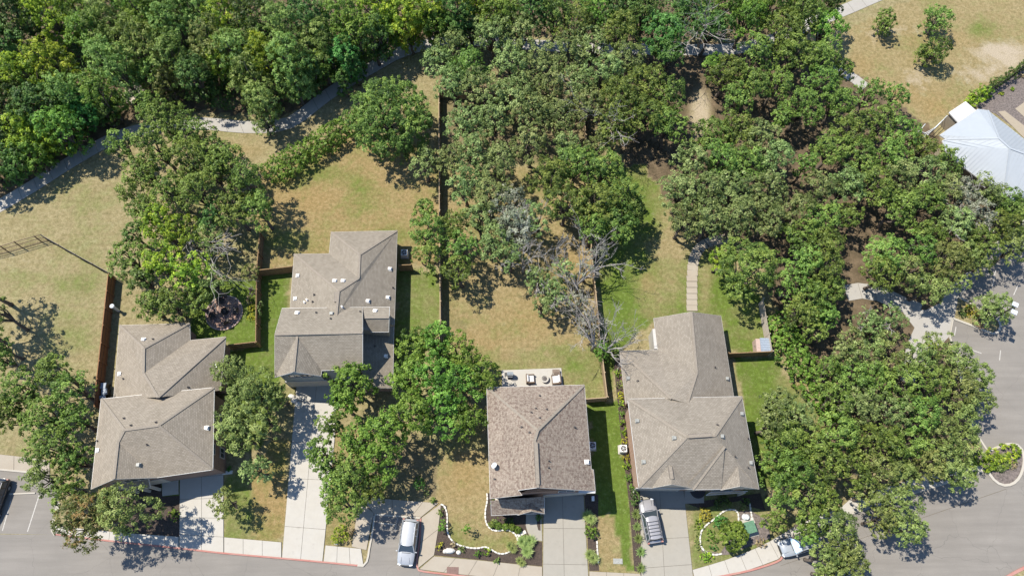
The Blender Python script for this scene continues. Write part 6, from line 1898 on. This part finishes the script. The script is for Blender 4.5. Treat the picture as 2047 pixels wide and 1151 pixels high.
grove('between the plaza and the round yellow-green tree', [
    (1600, 530, 40, 'oak', 7), (1640, 545, 40, 'oak', 7), (1580, 570, 36, 'oak', 6.5), (1620, 590, 40, 'oak', 6.5), (1655, 585, 34, 'oak', 6), (1600, 625, 40, 'oak', 6.5), (1645, 630, 30, 'oak', 6), (1625, 660, 28, 'oak', 5.5), (1770, 510, 44, 'oak', 7), (1760, 550, 38, 'oak', 6.5), (1810, 545, 40, 'olive', 6.5, dict(gap=.1)), (1850, 575, 38, 'olive', 6, dict(gap=.1)), (1830, 505, 40, 'oak', 7), (1890, 520, 44, 'olive', 7), (1930, 515, 32, 'olive', 6, dict(gap=.1)), (1900, 565, 34, 'olive', 6, dict(gap=.1)), (1950, 530, 30, 'olive', 5.5, dict(gap=.2))])
tree(1495, 540, 68, 'yell2', 8, ry=70, label='round bright yellow-green tree between the stepping path and the grove')
tree(1440, 520, 26, 'yellow', 5.5, gap=.2, label='small pale yellow-green tree at the left flank of the round yellow-green tree')
tree(1989, 618, 36, 'olive', 5.0, ry=38, skirt=True, label='lone feathery olive tree on the parking lot island')
tree(1772, 42, 22, 'oak', 4.0, ry=24, skirt=True, label='small lone tree in the dry field, left of the other two')
tree(1876, 38, 30, 'oak', 4.6, ry=30, skirt=True, label='small lone tree in the dry field, upper one of the close pair')
tree(1868, 103, 32, 'oak', 4.4, ry=26, skirt=True, label='small lone tree in the dry field, lower one of the close pair')
grove('over the lower right sidewalk', [
    (1735, 650, 34, 'grey', 4.5, dict(gap=.35, dead=2)), (1780, 640, 34, 'grey', 4.5, dict(gap=.3, dead=2)), (1700, 680, 30, 'grey', 4.5, dict(gap=.35)), (1680, 715, 32, 'grey', 5.5, dict(gap=.15)), (1730, 715, 38, 'olive', 6, dict(gap=.1)), (1780, 705, 40, 'olive', 6.5), (1830, 720, 40, 'olive', 6.5), (1875, 705, 40, 'olive', 6.5, dict(gap=.1)), (1915, 720, 38, 'olive', 6.5), (1945, 755, 34, 'olive', 6), (1655, 745, 34, 'oak', 6, dict(gap=.1)), (1700, 765, 42, 'oak', 7), (1750, 765, 44, 'oak', 7), (1805, 770, 44, 'oak', 7.5), (1860, 770, 44, 'oak', 7.5), (1915, 780, 42, 'olive', 7), (1950, 800, 34, 'olive', 6), (1915, 835, 42, 'olive', 6.5), (1670, 800, 40, 'oak', 7), (1720, 820, 44, 'grey', 7.5), (1775, 825, 44, 'grey', 7.5), (1830, 830, 44, 'oak', 7.5), (1870, 860, 42, 'olive', 7), (1920, 890, 38, 'olive', 6.5), (1885, 915, 42, 'olive', 7), (1910, 950, 34, 'olive', 6), (1850, 935, 36, 'olive', 6.5),
    (1550, 810, 36, 'grey', 6.5), (1590, 830, 38, 'grey', 6.5, dict(gap=.1)), (1535, 850, 34, 'grey', 6.5), (1570, 880, 40, 'oak', 7), (1620, 880, 40, 'oak', 7), (1670, 870, 44, 'oak', 7.5), (1720, 880, 40, 'oak', 7.5), (1770, 885, 42, 'oak', 7.5), (1815, 890, 40, 'oak', 7), (1540, 920, 34, 'oak', 6.5), (1590, 940, 42, 'oak', 7), (1645, 935, 42, 'oak', 7), (1700, 940, 42, 'oak', 7.5), (1755, 945, 38, 'olive', 7), (1800, 950, 34, 'olive', 6.5), (1560, 985, 40, 'oak', 6.5), (1615, 990, 40, 'oak', 7), (1650, 1000, 30, 'oak', 6.5), (1740, 990, 36, 'olive', 6.5), (1790, 1010, 42, 'olive', 7, dict(ry=40)), (1760, 1040, 30, 'olive', 6.5), (1810, 1055, 34, 'olive', 6.5), (1545, 1040, 24, 'oak', 5.5, dict(gap=.15)), (1620, 1045, 36, 'oak', 6.5, dict(ry=26)), (1665, 1050, 40, 'olive', 7), (1680, 1095, 38, 'olive', 7), (1640, 1115, 34, 'olive', 6.5), (1700, 1130, 36, 'olive', 7), (1655, 1145, 34, 'olive', 6.5), (1605, 1075, 14, 'oak', 5.5, dict(gap=.2))])
bush(1465, 1070, 34, 2.8, 'mid', 'broad dark green small tree in the right front garden island', 'small_tree', 'tree', ry=30, L=.26, W=.16)
# bare, bleached trees in the middle yard
dead_tree(1150, 585, 7.0, [(1175, 475, 6.5), (1215, 500, 6), (1195, 540, 5.5), (1232, 512, 5.5), (1120, 530, 5), (1100, 510, 5), (1165, 500, 6.5)], 'bleached bare tree leaning over the middle yard right fence, upper one')
dead_tree(1183, 700, 6.5, [(1165, 610, 5.5), (1185, 640, 6), (1150, 590, 5), (1160, 655, 5.2), (1140, 630, 4.5), (1180, 600, 5), (1150, 560, 4.5)], 'bleached bare tree along the middle yard right fence, middle one')
dead_tree(1205, 712, 6.0, [(1262, 660, 5.5), (1268, 690, 5), (1240, 668, 5.5), (1190, 690, 5), (1215, 640, 5), (1240, 725, 4.5)], 'bleached bare tree reaching over the rightmost house roof edge', twist=.4)
dead_tree(1045, 545, 6.5, [(1060, 480, 6), (1035, 500, 6), (1080, 500, 6), (1020, 525, 5), (1060, 520, 5.5), (1045, 440, 6)], 'bleached bare tree among the grey oaks in the middle yard')
dead_tree(395, 510, 6.5, [(415, 480, 6.5), (460, 490, 6), (440, 545, 6), (450, 530, 6.2)], 'pale bare limbs standing out of yellow-green trees behind the leftmost house', depth=3)
dead_tree(1395, 95, 9, [(1430, 20, 9), (1415, 60, 9.3), (1385, 65, 9), (1400, 80, 9), (1425, 45, 9.2)], 'pale twisting bare branch over the upper path', depth=3, r0=.14)
dead_tree(1225, 262, 7.5, [(1240, 250, 8), (1215, 255, 8), (1230, 270, 8), (1150, 215, 7.5)], 'pale bare twigs showing in the oaks right of the middle yard', depth=3, r0=.12)
# undergrowth that fills the woodland floor: nobody could count it
def undergrowth(name, poly, n, leaf, zmax, seed, lab=None):
    xs = np.array([p[0] for p in poly]); ys = np.array([p[1] for p in poly])
    W = [P(*p) for p in poly]
    x0, x1 = min(w.x for w in W), max(w.x for w in W); y0, y1 = min(w.y for w in W), max(w.y for w in W)
    r = np.random.default_rng(seed)
    c = r.uniform((x0, y0), (x1, y1), (n // 14, 2))
    c = c[inpoly(c[:, 0], c[:, 1], [(w.x, w.y) for w in W])]
    h = r.uniform(.3, zmax, (len(c), 1))
    C = np.repeat(np.concatenate([c, h], 1), 14, 0) + r.normal(size=(len(c) * 14, 3)) * np.array([.35, .35, .2])
    C[:, 2] = np.maximum(.05, C[:, 2])
    O = np.tile(np.array([0, 0, 1.0]), (len(C), 1)) + r.normal(size=C.shape) * .4
    t = np.repeat(r.normal(.42, .15, len(c)), 14) + r.normal(0, .1, len(C))
    leaves(name, C, unit(O), .34, .22, t, LEAF[leaf], kind='stuff')
undergrowth('undergrowth', [(-120, -90), (1750, -90), (1660, 5), (1560, 60), (1440, 85), (1100, 75), (900, 66), (800, 88), (735, 125), (660, 175), (560, 228), (430, 225), (400, 180), (300, 165), (230, 235), (150, 295), (50, 360), (-90, 430)], 90000, 'dark', 1.8, 5)

# labels of the grove trees: tone, size and rank from the left within their own grove
for (region, sp), rows in REG.items():
    rows.sort(key=lambda r: r[0])
    word = SP[sp][0]
    for i, (x, y, r_, o) in enumerate(rows):
        size = 'broad' if r_ >= 44 else ('medium' if r_ >= 34 else 'small')
        if len(rows) == 1: o['label'] = f'{size} {word} tree {region}'
        else: o['label'] = f'{size} {word} tree {region}, {ORD(i)} such from left'
print('leaf sprays', TOTAL[0])
